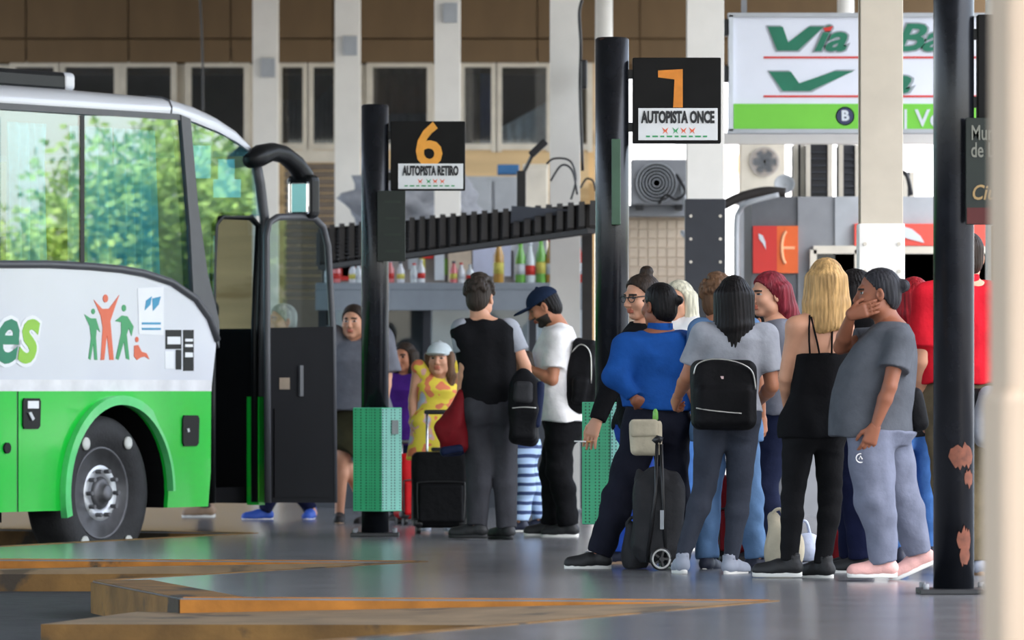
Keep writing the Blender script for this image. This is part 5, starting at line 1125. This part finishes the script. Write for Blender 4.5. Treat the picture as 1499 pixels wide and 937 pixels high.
# --- man with curls, seen from behind
person('curls', 'man with dark curly hair in a black T-shirt seen from behind', (715, 790), 1.72, 8, 'm', 'fair', res=.008, hyaw=-20, hair=dict(style='curly', m=hairmat('dark_curls', (0.035, 0.026, 0.02)), thick=.7, line=.03), J=dict(hd=(703, 436), nk=(708, 470), sl=(676, 482), sr=(744, 482), el=(682, 538), wl=(674, 578, -.02), er=(768, 535), wr=(772, 575), hp=(716, 592), kl=(703, 688), al=(698, 770), kr=(738, 688), ar=(741, 772)),
       top=dict(m=F_black, hem=590, sleeve=.62, two=F_lgrey, ease=.020, straight=1), bot=dict(m=F_dgrey, ease=.014, r=(.085, .066, .060, .050)), shoes=dict(m=S_black, sole=S_black), foot=dict(l=75, r=35), hand=dict(l=dict(curl=.8), r=dict(curl=.8)))
# --- bearded man with phone
person('phone', 'bearded man in a white T-shirt and dark cap looking down at his phone', (822, 786), 1.68, 85, 'm', 'tan', res=.008, hyaw=82, hpitch=26, beard=True, hair=dict(style='short', m=H_black, thick=.3), hat=dict(m=fabric('dark_cap', srgb(28, 40, 62))), J=dict(hd=(796, 450), nk=(816, 477), hp=(822, 615), sl=(816, 497, -.16), sr=(822, 497, .16), el=(808, 556, -.2), wl=(776, 540, -.13), er=(812, 556, .16), wr=(774, 546, .02), kl=(818, 690), al=(832, 769, -.08), kr=(808, 690), ar=(808, 768, .08)),
       top=dict(m=F_white, hem=616, sleeve=.72, ease=.030, straight=1, fold=.005, srad=.064, flare=.04), bot=dict(m=F_black, ease=.016, r=(.085, .068, .062, .052)), shoes=dict(m=S_black, sole=S_white), foot=dict(l=75, r=95), hand=dict(l=dict(d=(-.9, .15, .3), n=(.2, .3, .9), curl=.6), r=dict(d=(-.9, -.1, .3), n=(.3, 0, .9), curl=.6)))
# --- smoker in black behind post 7
person('smoker', 'person in black with a hair bun and glasses holding a cigarette beside post 7', (925, 825), 1.63, 115, 'f', 'fair', res=.009, hyaw=128, hpitch=8, hair=dict(style='updo', m=H_dark, bun=[(0, -.06, .135, .038)], line=.045), J=dict(hd=(938, 436), nk=(945, 475), sl=(928, 500, -.05), sr=(955, 500, .12), el=(893, 565, -.18), wl=(873, 616, -.22), er=(962, 570, .1), wr=(960, 620, .1), hp=(935, 615), kl=(920, 722), al=(908, 806), kr=(940, 722), ar=(938, 803)),
       top=dict(m=F_black, hem=630, sleeve=1.95, ease=.020), bot=dict(m=fabric('mid_denim', srgb(40, 74, 160)), ease=.012, r=(.085, .066, .062, .052)), shoes=dict(m=S_navy, sole=S_tan), foot=dict(l=92, r=100), hand=dict(l=dict(d=(-.35, -.1, -.9), n=(.5, .85, -.2), curl=.18, spread=.5, sc=1.05)))
# --- blue jacket
person('blue', 'person in a royal blue jacket from behind with one hand on the hip', (945, 832), 1.60, 25, 'm', 'brown', res=.009, build=1.12, hyaw=40, hair=dict(style='updo', m=H_black, bun=[(.05, -.10, .03, .03)], thick=.6), J=dict(hd=(964, 448), nk=(966, 486), sl=(920, 508), sr=(1000, 505), el=(903, 552, -.14), wl=(930, 586, -.17), er=(1004, 565, .14), wr=(988, 600, .22), hp=(960, 618), hl=(942, 628, -.02), kl=(906, 728), al=(876, 812), kr=(985, 725), ar=(988, 814)),
       top=dict(m=F_blue, hem=598, sleeve=1.9, ease=.030, fold=.007, straight=1, collar=F_blue, name='jacket'), bot=dict(m=fabric('black_navy', (0.012, 0.013, 0.022)), ease=.014, r=(.090, .072, .066, .058)), shoes=dict(m=S_black, sole=S_white, sc=1.05), foot=dict(l=88, r=20), hand=dict(l=dict(d=(.75, .5, -.35), n=(.4, .8, 0), curl=.5)))
person('pale', 'pale blonde person in white mostly hidden behind the blue jacket', (985, 806), 1.62, 150, 'f', 'fair', res=.011, hyaw=150, hair=dict(style='long', m=H_pale, long=.22, wid=1.05), J=dict(hd=(992, 442)), top=dict(m=F_white, hem=600), bot=dict(m=F_jean, ease=.008), shoes=dict(m=S_navy, sole=S_white))
person('curlybrown', 'brown curly haired person in pale jeans behind the woman with the black backpack', (1062, 833), 1.56, -20, 'f', 'tan', res=.010, hair=dict(style='curly', m=H_brown, thick=.8), J=dict(hd=(1052, 440, .10), nk=(1056, 474), hp=(1064, 620), kl=(1036, 735), al=(1036, 817), kr=(1098, 735), ar=(1106, 817), wl=(1020, 610)), top=dict(m=F_jean2, hem=645, ease=.02, sleeve=.8), bot=dict(m=F_jean2, ease=.012, r=(.086, .062, .060, .052)), shoes=dict(m=S_navy, sole=S_white), foot=dict(l=-20, r=-70))
# --- woman with black backpack
person('backpack', 'long black haired woman in grey T-shirt and slate leggings seen from behind', (1062, 840), 1.56, 8, 'f', 'tan', res=.008, build=1.06, hyaw=-5, hair=dict(style='long', m=H_black, long=.30, flat=.95, wid=.95, wrap=.95, thick=1.2, label='long straight black hair'), J=dict(hd=(1075, 440), nk=(1076, 478), sl=(1030, 492), sr=(1119, 492), el=(1006, 552, .0), wl=(993, 582, .16), er=(1130, 565), wr=(1114, 588, .2), hp=(1064, 606), kl=(1032, 712), al=(998, 818), kr=(1082, 724), ar=(1070, 820)),
       top=dict(m=F_lgrey, hem=602, sleeve=.72, ease=.016, srad=.06, fold=.004), bot=dict(m=F_legg, ease=.003, r=(.096, .060, .058, .038), fold=.0014), shoes=dict(m=S_grey, sole=S_white), foot=dict(l=10, r=-30), hand=dict(l=dict(curl=.9)))
# --- red haired woman, dark haired child
person('redhair', 'woman with dyed red half-tied hair and grey T-shirt looking left', (1128, 826), 1.62, 95, 'f', 'fair', res=.008, hyaw=118, hpitch=4, hair=dict(style='long', m=H_red, long=.16, sway=(.08, .05), wid=.75, wrap=.8, tail=([(0, -.10, .03), (.03, -.15, -.04), (.06, -.19, -.13), (.07, -.22, -.21)], .032, .018), label='dyed red half-tied hair'), J=dict(hd=(1124, 432), nk=(1138, 472), sl=(1138, 492, -.12), sr=(1140, 492, .14), el=(1150, 545, -.16), wl=(1118, 535, -.2), hp=(1138, 600), kl=(1122, 715), al=(1122, 812)), top=dict(m=F_grey, hem=608, sleeve=.72), bot=dict(m=F_dkjean, ease=.006, r=(.088, .06, .058, .042)), shoes=dict(m=S_black, sole=S_white), hand=dict(l=dict(curl=.7)))
person('child', 'short dark haired person between the black backpack and the red haired woman', (1108, 815), 1.40, 60, 'f', 'tan', res=.010, hyaw=75, hair=dict(style='short', m=H_black, thick=1.0), J=dict(hd=(1112, 470)), top=dict(m=fabric('sky_blue', srgb(120, 160, 220)), hem=650, sleeve=.7), bot=dict(m=F_jean, ease=.008), shoes=dict(m=S_black, sole=S_white))
# --- blonde
person('blonde', 'blonde woman in a black strappy top and black jeans seen from behind', (1185, 846), 1.63, 22, 'f', 'fair', res=.008, build=.93, hyaw=15, hair=dict(style='long', m=H_blonde, long=.215, wid=1.1, flat=.8, wrap=1.0, thick=1.3, tip=.03, gather=1.05, label='shoulder length blonde hair'), J=dict(hd=(1208, 416), nk=(1202, 457), sl=(1164, 478), sr=(1236, 478), el=(1150, 552, -.02), wl=(1156, 600, .16), er=(1238, 552, .08), wr=(1222, 596, .2), hp=(1192, 622), kl=(1160, 728), al=(1154, 822), kr=(1216, 728), ar=(1204, 826)),
       top=dict(m=F_black, hem=640, neck=517, tank=1, ease=.012, name='camisole'), bot=dict(m=F_blackjean, ease=.003, r=(.092, .060, .058, .042), fold=.0016), shoes=dict(m=S_black, sole=S_white, sc=1.05), foot=dict(l=78, r=50))
# --- person covering her mouth
person('mouth', 'person in grey T-shirt and sweatpants covering their mouth with one hand', (1300, 850), 1.60, 92, 'f', 'brown', res=.008, prof=BIG, hyaw=88, hpitch=4, jaw=1.12, hscale=1.04, hair=dict(style='updo', m=hairmat('slick_black', (0.022, 0.022, 0.026)), thick=.4, line=.035, bun=[(0, -.125, .03, .036)], label='slicked back black hair in a bun'), J=dict(hd=(1284, 430), nk=(1306, 472), sl=(1314, 500, -.19), sr=(1296, 492, .17), el=(1298, 566, -.25), wl=(1276, 626, -.24), er=(1232, 508, .10), wr=(1245, 461, -.06), hp=(1290, 618), hl=(1272, 635, -.11), hr=(1300, 632, .10), kl=(1278, 730, -.13), al=(1292, 822, -.10), kr=(1318, 722, .12), ar=(1348, 812, .15)),
       top=dict(m=F_tee, hem=640, sleeve=.62, ease=.014, srad=.076, fold=.004, drape=.27), bot=dict(m=F_sweat, ease=.012, r=(.118, .094, .080, .060), fold=.003, waist=.12), shoes=dict(m=S_pink, sole=S_white, sc=1.05), foot=dict(l=92, r=88), pitch=dict(r=-24), hand=dict(r=dict(d=(.86, -.30, .30), n=(.30, .95, .05), curl=.16, spread=.1), l=dict(curl=.3)))
person('behind', 'dark haired person in black between the blonde and the person covering their mouth', (1252, 838), 1.60, 100, 'f', 'tan', res=.010, hair=dict(style='long', m=H_black, long=.2), J=dict(hd=(1246, 430)), top=dict(m=F_black, hem=640, sleeve=.8), bot=dict(m=F_navy, ease=.016, r=(.085, .07, .066, .06)), shoes=dict(m=S_black, sole=S_white), foot=dict(l=75, r=80))
person('redback', 'bright red haired person in blue jeans behind the person in sweatpants', (1338, 828), 1.58, 20, 'f', 'fair', res=.010, hair=dict(style='long', m=H_red2, long=.16), J=dict(hd=(1336, 440)), top=dict(m=F_black, hem=640, sleeve=.8), bot=dict(m=F_jean, ease=.006, r=(.094, .062, .060, .045)), shoes=dict(m=S_navy, sole=S_white))
person('polo', 'person in a red polo shirt behind the right hand post', (1408, 842), 1.76, 12, 'm', 'fair', res=.009, build=1.1, hair=dict(style='short', m=H_dark, thick=.5), J=dict(hd=(1415, 376), nk=(1412, 415), sl=(1358, 436), sr=(1464, 436), el=(1350, 530), wl=(1352, 605, .06), er=(1472, 530), wr=(1462, 590, .1), hp=(1408, 590), kl=(1392, 712), kr=(1428, 712), al=(1392, 822), ar=(1432, 822)), top=dict(m=F_red, hem=560, sleeve=.78, ease=.032, srad=.068, straight=1, fold=.007, collar=F_red), bot=dict(m=F_khaki, ease=.016, r=(.09, .072, .066, .056)), shoes=dict(m=S_grey, sole=S_tan), hand=dict(l=dict(curl=.5)))
person('far', 'person in pale mauve trousers far behind the right hand post', (1440, 782), 1.62, -60, 'f', 'tan', res=.012, hair=dict(style='short', m=H_dark), J=dict(al=(1436, 768), ar=(1450, 768)), top=dict(m=F_dgrey, hem=620), bot=dict(m=F_mauve, ease=.018), shoes=dict(m=S_black, sole=S_white))
# ------------------------------------------------------------------ bags, luggage and small things
from mathutils.bvhtree import BVHTree
def lp(key, px, py, dy=0.0):                          # point beside a person, in world space
    p = PEOPLE[key]; return Vector(p['o'].location) + Vector(((px - p['bx']) / p['s'], dy, (p['by'] - py) / p['s']))
def soft(name, build, lo, hi, m, parent, res=.009, rip=.002):
    f = Fld(lo, hi, res); build(f); f.ripple(rip, 30, 4, 1.0); return mk(name, *f.mesh(), m, parent, True)
N_black = fabric('nylon_black', (0.007, 0.007, 0.008), 0.6); N_navy = fabric('nylon_navy', srgb(24, 32, 58), 0.6); N_maroon = fabric('nylon_maroon', srgb(110, 22, 28), 0.6); N_cream = fabric('canvas_cream', srgb(196, 186, 162)); N_red = fabric('nylon_red', srgb(186, 24, 30), 0.5); N_dark = fabric('nylon_charcoal', (0.03, 0.03, 0.032), 0.6)
M_zip = mat('zip_metal', (0.55, 0.54, 0.5), 0.35, 0.8); M_strap = fabric('strap_webbing', (0.02, 0.022, 0.03), 0.7); M_chrome = mat('chrome_tube', (0.6, 0.6, 0.62), 0.25, 0.9); M_plastic = mat('black_plastic', (0.012, 0.012, 0.013), 0.4)
def thing(name, loc, label, cat, group=None): return tag(empty(name, loc), label, cat, group)
def strap(name, pts, m, parent, wid=.028, th=.006):
    P = [Vector(p) - parent.matrix_local.translation for p in pts]; V = []; Fs = []
    P2 = []
    for i in range(len(P) - 1):
        a, b, c, d = P[max(i - 1, 0)], P[i], P[i + 1], P[min(i + 2, len(P) - 1)]
        for q in range(4):
            t = q / 4; P2.append(0.5 * ((2 * b) + (c - a) * t + (2 * a - 5 * b + 4 * c - d) * t * t + (3 * b - a - 3 * c + d) * t ** 3))
    P2.append(P[-1])
    for i, p in enumerate(P2):
        tg_ = (P2[min(i + 1, len(P2) - 1)] - P2[max(i - 1, 0)]).normalized(); sd = tg_.cross(Vector((0, 1, 0)))
        if sd.length < .2: sd = tg_.cross(Vector((0, 0, 1)))
        sd.normalize(); nn = tg_.cross(sd)
        for a, b in ((-1, -1), (1, -1), (1, 1), (-1, 1)): V.append(p + sd * a * wid / 2 + nn * b * th / 2)
    for i in range(len(P2) - 1):
        for k in range(4): Fs.append((4 * i + k, 4 * i + (k + 1) % 4, 4 * i + 4 + (k + 1) % 4, 4 * i + 4 + k))
    Fs += [(3, 2, 1, 0), tuple(range(len(V) - 4, len(V)))]
    return mk(name, V, Fs, m, parent, True)
def rel(t, *pts): return [tuple(Vector(p) - Vector(t.location)) for p in pts]
# black backpack on the long-haired woman
c = lp('backpack', 1057, 578, -.235); t = thing('backpack', c, 'black square backpack with pale zips on the long haired woman', 'backpack')
R8 = rotz(math.radians(8))
body = soft('body', lambda f: (f.rbox((0, 0, 0), (.165, .085, .180), R8, .05), f.rbox((0, -.06, -.06), (.145, .05, .105), R8, .035, .02)), (-.26, -.2, -.25), (.26, .2, .25), N_black, t)
def zipline(P, dy): tube('zip', rel(t, *[lp('backpack', a, b, -.235 + e) for a, b, e in P]), .004, M_zip, t, 6)
zipline([(1013, 548, -.075), (1018, 534, -.08), (1034, 527, -.085), (1058, 527, -.09), (1082, 533, -.085), (1098, 545, -.07), (1103, 570, -.06)], 0)
zipline([(1016, 597, -.115), (1040, 601, -.122), (1082, 605, -.10)], 0)
box('logo_badge', rel(t, lp('backpack', 1053, 553, -.235))[0], (.022, .004, .014), mat('badge_pale', srgb(220, 190, 190), .5), t).location.y -= .088
strap('shoulder_strap', [lp('backpack', 1082, 540, -.16), lp('backpack', 1100, 505, -.135), lp('backpack', 1112, 484, -.06), lp('backpack', 1114, 480, .03), lp('backpack', 1112, 500, .12)], M_strap, t, .05, .012)
strap('shoulder_strap', [lp('backpack', 1030, 540, -.16), lp('backpack', 1032, 505, -.13), lp('backpack', 1036, 484, -.06), lp('backpack', 1038, 480, .03), lp('backpack', 1040, 500, .12)], M_strap, t, .05, .012)
# black backpack on the bearded man (he faces left, so it hangs to his right in the picture)
c = lp('phone', 850, 550, -.05); t = thing('backpack', c, 'black backpack worn by the bearded man in white', 'backpack')
soft('body', lambda f: (f.rbox((0, 0, 0), (.085, .15, .24), rotz(-.1) @ roty(.16), .045), f.rbox((.06, -.02, -.07), (.06, .12, .13), roty(.16), .035, .02), f.rbox((-.01, -.15, -.1), (.05, .03, .09), roty(.16), .025, .01)), (-.25, -.24, -.34), (.25, .24, .34), N_black, t, .009, .005)
tube('zip', [(-.06, -.155, .15), (0.0, -.16, .20), (.06, -.155, .14), (.065, -.155, -.05)], .004, M_zip, t, 6)
strap('shoulder_strap', [lp('phone', 846, 510, -.13), lp('phone', 834, 486, -.185), lp('phone', 820, 476, -.20), lp('phone', 806, 488, -.225), lp('phone', 803, 512, -.235), lp('phone', 812, 545, -.22), lp('phone', 838, 585, -.16)], M_strap, t, .045, .01)
# backpack slung low on the curly haired man
c = lp('curls', 768, 597, -.20); t = thing('backpack', c, 'dark blue and black backpack slung over the curly haired man', 'backpack')
soft('body', lambda f: (f.rbox((0, 0, -.02), (.095, .08, .21), roty(.06), .05), f.ell((-.005, 0, .15), (.075, .07, .10), None, .05), f.rbox((.0, -.06, -.09), (.08, .05, .11), roty(.06), .035, .02)), (-.2, -.2, -.32), (.2, .2, .32), N_black, t, .009, .006)
soft('front_pocket', lambda f: f.rbox((-.01, -.085, .10), (.06, .035, .07), roty(.06), .03), (-.15, -.2, -.1), (.15, .1, .25), N_dark, t)
tube('zip', [(-.075, -.125, .0), (-.07, -.13, -.0), (0, -.14, .005), (.07, -.125, 0)], .004, M_zip, t, 6)
soft('side_pocket', lambda f: f.rbox((0.085, -.02, .02), (.03, .06, .15), roty(.1), .028), (-.1, -.15, -.25), (.2, .15, .25), N_navy, t)
strap('shoulder_strap', [lp('curls', 757, 548, -.20), lp('curls', 745, 500, -.17), lp('curls', 738, 474, -.10), lp('curls', 738, 468, .0), lp('curls', 740, 485, .10)], M_strap, t, .05, .012)
strap('hanging_strap', [lp('curls', 752, 640, -.24), lp('curls', 748, 660, -.25), lp('curls', 752, 674, -.25), lp('curls', 757, 662, -.25)], M_strap, t, .025, .006)
# red bag held in his left hand
c = lp('curls', 664, 620, -.05); t = thing('holdall', c, 'dark red and navy bag hanging from the curly haired man', 'bag')
soft('body', lambda f: (f.cone((.055, 0, .19), (-.01, 0, -.05), .035, .085, .02), f.rbox((-.015, 0, -.09), (.085, .06, .09), roty(-.15), .03, .05), f.cone((.06, 0, .1), (.065, 0, -.14), .03, .035, .03)), (-.22, -.2, -.28), (.22, .2, .30), N_maroon, t, .008, .009)
soft('base', lambda f: (f.rbox((-.01, -.005, -.165), (.08, .068, .035), roty(-.15), .03)), (-.2, -.2, -.28), (.2, .2, .1), N_navy, t, .008, .006)
strap('handle', [lp('curls', 655, 578, -.05), lp('curls', 668, 570, -.05), lp('curls', 674, 586, -.05), lp('curls', 680, 600, -.05)], M_strap, t, .03, .008)
# suitcases
def suitcase(px, py, w, h, dp, yaw, m, label, rods=True, wheels=True, handle_h=.30):
    g = ground(px, py); t = thing('suitcase', (g.x, g.y, 0), label, 'suitcase', 'suitcases standing among the people'); t.rotation_euler.z = math.radians(yaw)
    soft('shell', lambda f: f.rbox((0, 0, h / 2 + .04), (w / 2, dp / 2, h / 2), None, .045), (-w, -.3, -.02), (w, .3, h + .2), m, t, .010, .0015)
    box('front_pocket', (0, -dp / 2 - .012, h * .40), (w * .80, .045, h * .50), m, t, .018, seg=3)
    tube('zip', [(-w * .40, -dp / 2 - .012, h * .15), (-w * .42, -dp / 2 - .012, h * .6), (-w * .34, -dp / 2 - .014, h * .68), (w * .34, -dp / 2 - .014, h * .68), (w * .42, -dp / 2 - .012, h * .6), (w * .40, -dp / 2 - .012, h * .15)], .005, M_plastic, t, 6)
    box('grab_handle', (0, -dp / 2 + .03, h + .055), (w * .34, .035, .025), M_plastic, t, .01)
    for s in (-1, 1):
        cyl('caster', (s * (w / 2 - .04), -dp / 2 + .03, .028), .027, .03, M_plastic, t, 16, 'X'); cyl('caster', (s * (w / 2 - .04), dp / 2 - .03, .028), .027, .03, M_plastic, t, 16, 'X')
        box('corner_guard', (s * (w / 2 - .035), -dp / 2 + .03, .075), (.07, .07, .06), M_plastic, t, .02)
        if rods: tube('handle_rod', [(s * w * .22, dp / 2 - .05, h * .6), (s * w * .22, dp / 2 - .05, h + handle_h)], .009, M_chrome, t)
    if rods: box('pull_handle', (0, dp / 2 - .05, h + handle_h), (w * .44 + .04, .03, .03), M_plastic, t, .012)
    return t
suitcase(644, 781, .37, .50, .22, 4, N_black, 'black wheeled suitcase standing beside the curly haired man')
suitcase(600, 768, .20, .46, .20, 20, N_red, 'bright red suitcase standing behind the black one', True, True, .12)
suitcase(1072, 824, .22, .44, .2, 8, N_maroon, 'dark red suitcase seen between the slate leggings', False)
# cream shoulder bag on the blue jacket
c = lp('blue', 944, 640, -.27); t = thing('shoulder_bag', c, 'cream shoulder bag hanging behind the blue jacket', 'bag')
soft('body', lambda f: (f.rbox((0, 0, 0), (.085, .04, .10), None, .035), f.rbox((0, 0, .10), (.07, .03, .02), None, .015, .0, True)), (-.15, -.12, -.18), (.15, .12, .18), N_cream, t, .007)
soft('flap', lambda f: f.rbox((-.01, -.035, .05), (.07, .018, .045), None, .014), (-.15, -.12, -.1), (.15, .12, .18), N_cream, t, .007)
lathe('bottle_cap', [(.012, .0), (.016, .01), (.014, .045), (.008, .06), (.0, .062)], mat('bottle_green', srgb(40, 130, 70), .3), t, 12, None, (.05, 0, .09))
strap('strap', [lp('blue', 968, 618, -.27), lp('blue', 969, 560, -.22), lp('blue', 968, 510, -.19), lp('blue', 964, 488, -.11), lp('blue', 948, 478, .0)], N_cream, t, .02, .005)
strap('strap', [lp('blue', 923, 620, -.27), lp('blue', 922, 600, -.26), lp('blue', 930, 560, -.22), lp('blue', 946, 505, -.17)], N_cream, t, .012, .004)
# folding shopping trolley
g = ground(965, 834); t = thing('shopping_trolley', (g.x, g.y - .05, 0), 'black folding shopping trolley with two pale rimmed wheels', 'trolley'); k9 = g.y / FPX
def tl(px, py, y=0.0): return ((px - 965) * k9, y, (834 - py) * k9)
soft('bag', lambda f: (f.cone(tl(962, 800), tl(960, 705), .115, .085, .02), f.rbox(tl(962, 755), (.13, .085, .20), roty(.05), .05, .03), f.cone(tl(935, 702), tl(935, 690), .03, .02, .02), f.cone(tl(990, 770, 0), tl(985, 700, 0), .05, .04, .03)), (-.25, -.2, .03), (.25, .2, .60), N_dark, t, .009, .004)
for s in (-1, 1): tube('frame_rod', [tl(952 + 14 * s + 8, 822, -.10), tl(964 + 5 * s, 720, -.10), tl(964 + 3 * s, 650, -.09)], .010, M_plastic, t)
tube('grip', [tl(957, 648, -.09), tl(962, 642, -.09), tl(968, 645, -.09)], .02, M_plastic, t)
box('frame_label', tl(968, 760, -.115), (.02, .006, .10), M_lgrey, t)
for (px, py, yy) in ((966, 817, -.14), (992, 812, .14)):
    p = Vector(tl(px, py, yy)); wv = empty('wheel', p, 0.35, t)
    RR = Matrix.Rotation(math.pi / 2, 3, 'X'); rad = p.z
    V, Fs = tube_geo([(rad * .88 * math.cos(a), 0, rad * .88 * math.sin(a)) for a in [2 * math.pi * i / 28 for i in range(29)]], rad * .12, 8); mk('tyre', V, Fs, M_plastic, wv, True)
    V, Fs = tube_geo([(rad * .78 * math.cos(a), -.006, rad * .78 * math.sin(a)) for a in [2 * math.pi * i / 28 for i in range(29)]], rad * .085, 8); mk('rim', V, Fs, mat('trolley_rim', srgb(190, 190, 186), .5), wv, True)
    for q in range(5): bm = bmesh.new(); a = q * 2 * math.pi / 5; bar(bm, (0, 0, 0), (rad * .78 * math.cos(a), 0, rad * .78 * math.sin(a)), .012, .014, (0, 1, 0)); bmobj('spoke', bm, M_plastic, wv)
    cyl('axle', (0, 0, 0), .014, .04, M_plastic, wv, 12, 'Y')
tube('axle_bar', [tl(966, 817, -.13), tl(992, 812, .13)], .008, M_plastic, t)
# bags on the ground
def sack(name, px, py, hx, hy, hz, m, label, seed, tilt=0.0, neck=True):
    g = ground(px, py); t = thing(name, (g.x, g.y, 0), label, 'bag')
    def b(f):
        f.ell((0, 0, hz * .85), (hx, hy, hz), roty(tilt), .03); f.ell((hx * .2, 0, hz * .55), (hx * .9, hy * .95, hz * .62), None, .05)
        if neck: f.cone((-hx * .2, 0, hz * 1.6), (-hx * .45, 0, hz * 2.15), hx * .5, hx * .28, .03)
        f.plane((0, 0, .004), (0, 0, -1))
    f = Fld((-hx * 2, -hy * 2, -.03), (hx * 2, hy * 2, hz * 2.8), .009); b(f); f.ripple(.006, 34, seed, .8); f.plane((0, 0, .002), (0, 0, -1)); mk('body', *f.mesh(), m, t, True)
    tube('handle', [(-hx * .5, 0, hz * 1.7), (-hx * .55, -.02, hz * 2.3), (-hx * .1, -.02, hz * 2.45), (hx * .15, 0, hz * 1.7)], .009, m, t)
sack('tote_bag', 1146, 835, .10, .09, .13, N_cream, 'crumpled cream bag on the floor left of the blonde', 2, .2)
sack('rucksack', 930, 833, .065, .07, .11, N_dark, 'small charcoal rucksack on the floor beside the trolley', 3)
sack('tote_bag', 1182, 822, .09, .08, .09, fabric('pale_blue_bag', srgb(196, 206, 226)), 'pale blue bag on the floor between the black jeans', 5, 0, False)
sack('rucksack', 1232, 830, .07, .07, .17, N_maroon, 'maroon rucksack on the floor right of the black jeans', 6)
# cross-body bag of the person covering their mouth
c = lp('mouth', 1340, 600, .02); t = thing('crossbody_bag', c, 'small black bag at the back of the person in sweatpants', 'bag')
soft('body', lambda f: f.rbox((0, 0, 0), (.05, .10, .11), roty(-.25), .04), (-.15, -.2, -.2), (.15, .2, .2), N_black, t, .008)
strap('strap', [lp('mouth', 1336, 570, -.06), lp('mouth', 1330, 530, -.235), lp('mouth', 1322, 500, -.262), lp('mouth', 1308, 472, -.19), lp('mouth', 1292, 464, -.13), lp('mouth', 1278, 478, -.10), lp('mouth', 1262, 505, -.02)], M_strap, t, .035, .007)
# strap and folded jacket of the person in red
c = lp('polo', 1440, 612, -.19); t = thing('jacket', c, 'light grey jacket folded over a black bag behind the right hand post', 'jacket')
soft('cloth', lambda f: (f.rbox((.03, 0, 0), (.09, .06, .16), roty(.15), .05), f.ell((.07, 0, -.12), (.05, .05, .12), None, .04)), (-.22, -.2, -.34), (.25, .2, .25), F_lgrey, t, .009, .007)
c = lp('polo', 1425, 600, -.16); t = thing('messenger_bag', c, 'black messenger bag on the person in red', 'bag')
soft('body', lambda f: f.rbox((0, .0, 0), (.10, .05, .11), None, .04), (-.2, -.15, -.2), (.2, .15, .2), N_black, t, .009)
strap('strap', [lp('polo', 1412, 560, -.18), lp('polo', 1424, 500, -.21), lp('polo', 1440, 455, -.165), lp('polo', 1450, 425, -.08), lp('polo', 1450, 420, .02)], M_strap, t, .04, .007)
# phone, cigarette, spectacles, straps, emblem
c = lp('phone', 758, 533, -.06); t = thing('smartphone', c, 'smartphone in the hands of the bearded man', 'phone')
box('case', (0, 0, 0), (.012, .075, .15), M_plastic, t, .004, R=Matrix.Rotation(-.35, 3, 'Y')); box('screen', (.0075, 0, 0.002), (.003, .066, .136), mat('phone_screen', srgb(60, 130, 220), .2), t, R=Matrix.Rotation(-.35, 3, 'Y'))
c = lp('smoker', 852, 646, -.25); t = thing('cigarette', c, 'lit white cigarette between the fingers beside post 7', 'cigarette')
tube('paper', [(-.045, 0, .002), (.02, 0, 0)], .004, F_white, t); tube('filter', [(.02, 0, 0), (.045, 0, -.002)], .0042, mat('filter_tan', srgb(196, 140, 80), .8), t)
p = PEOPLE['smoker']; RHs, hs = p['RH'], p['hs']; hd = p['j']['hd']
def hpnt(key, x, y, z): p = PEOPLE[key]; return tuple(p['j']['hd'] + p['RH'] @ (np.array((x, y, z)) * p['hs']))
gl = tube('spectacles', [hpnt('smoker', -.078, .0, .012), hpnt('smoker', -.066, .085, .014), hpnt('smoker', -.012, .103, .014), hpnt('smoker', .012, .103, .014), hpnt('smoker', .066, .085, .014), hpnt('smoker', .078, 0, .012)], .003, M_plastic, p['o'])
for s in (-1, 1):
    V, Fs = tube_geo([hpnt('smoker', s * .036 + .024 * math.cos(a), .098 - .3 * abs(s * .036 + .024 * math.cos(a)) ** 1.5, .006 + .019 * math.sin(a)) for a in [2 * math.pi * i / 18 for i in range(19)]], .0026, 6); mk('lens_rim', V, Fs, M_plastic, gl, True)
b = PEOPLE['blonde']['o']
def onbody(key, px, py, off=.004):
    p = PEOPLE[key]; o = p['o']; best = None
    for ob in [o] + [c_ for c_ in o.children if c_.type == 'MESH' and not c_.name.startswith('hair')]:
        bv = p.setdefault('bv_' + ob.name, BVHTree.FromPolygons([v.co for v in ob.data.vertices], [q.vertices for q in ob.data.polygons])); h = bv.ray_cast(Vector(((px - p['bx']) / p['s'], -2, (p['by'] - py) / p['s'])), Vector((0, 1, 0)))
        if h[0] is not None and (best is None or h[0].y < best.y): best = h[0]
    return (best + Vector((0, -off, 0))) if best else None
for P in ([(1184, 462), (1183, 480), (1183, 500), (1184, 519)], [(1186, 464), (1190, 482), (1195, 502), (1198, 519)], [(1218, 470), (1217, 490), (1216, 519)]):
    q = [onbody('blonde', a, c_) for a, c_ in P]; q = [x for x in q if x]
    if len(q) > 1: tube('shoulder_strap', q, .005, F_black, b, 6)
q = onbody('mouth', 1256, 670, .002)
if q:
    V, Fs = tube_geo([q + Vector((.022 * math.cos(a), .004 * math.cos(a), .022 * math.sin(a))) for a in [2 * math.pi * i / 20 for i in range(21)]], .003, 6); mk('emblem', V, Fs, F_white, PEOPLE['mouth']['o'], True)
    tube('emblem', [q + Vector((-.008, -.002, -.006)), q + Vector((0, -.003, .010)), q + Vector((.008, -.002, -.006))], .004, F_white, PEOPLE['mouth']['o'], 6)
# hair clips
p = PEOPLE['backpack']; tube('hair_clip', [hpnt('backpack', .02, -.085, .10), hpnt('backpack', .055, -.075, .075), hpnt('backpack', .075, -.05, .05)], .006, F_white, p['o'], 6)
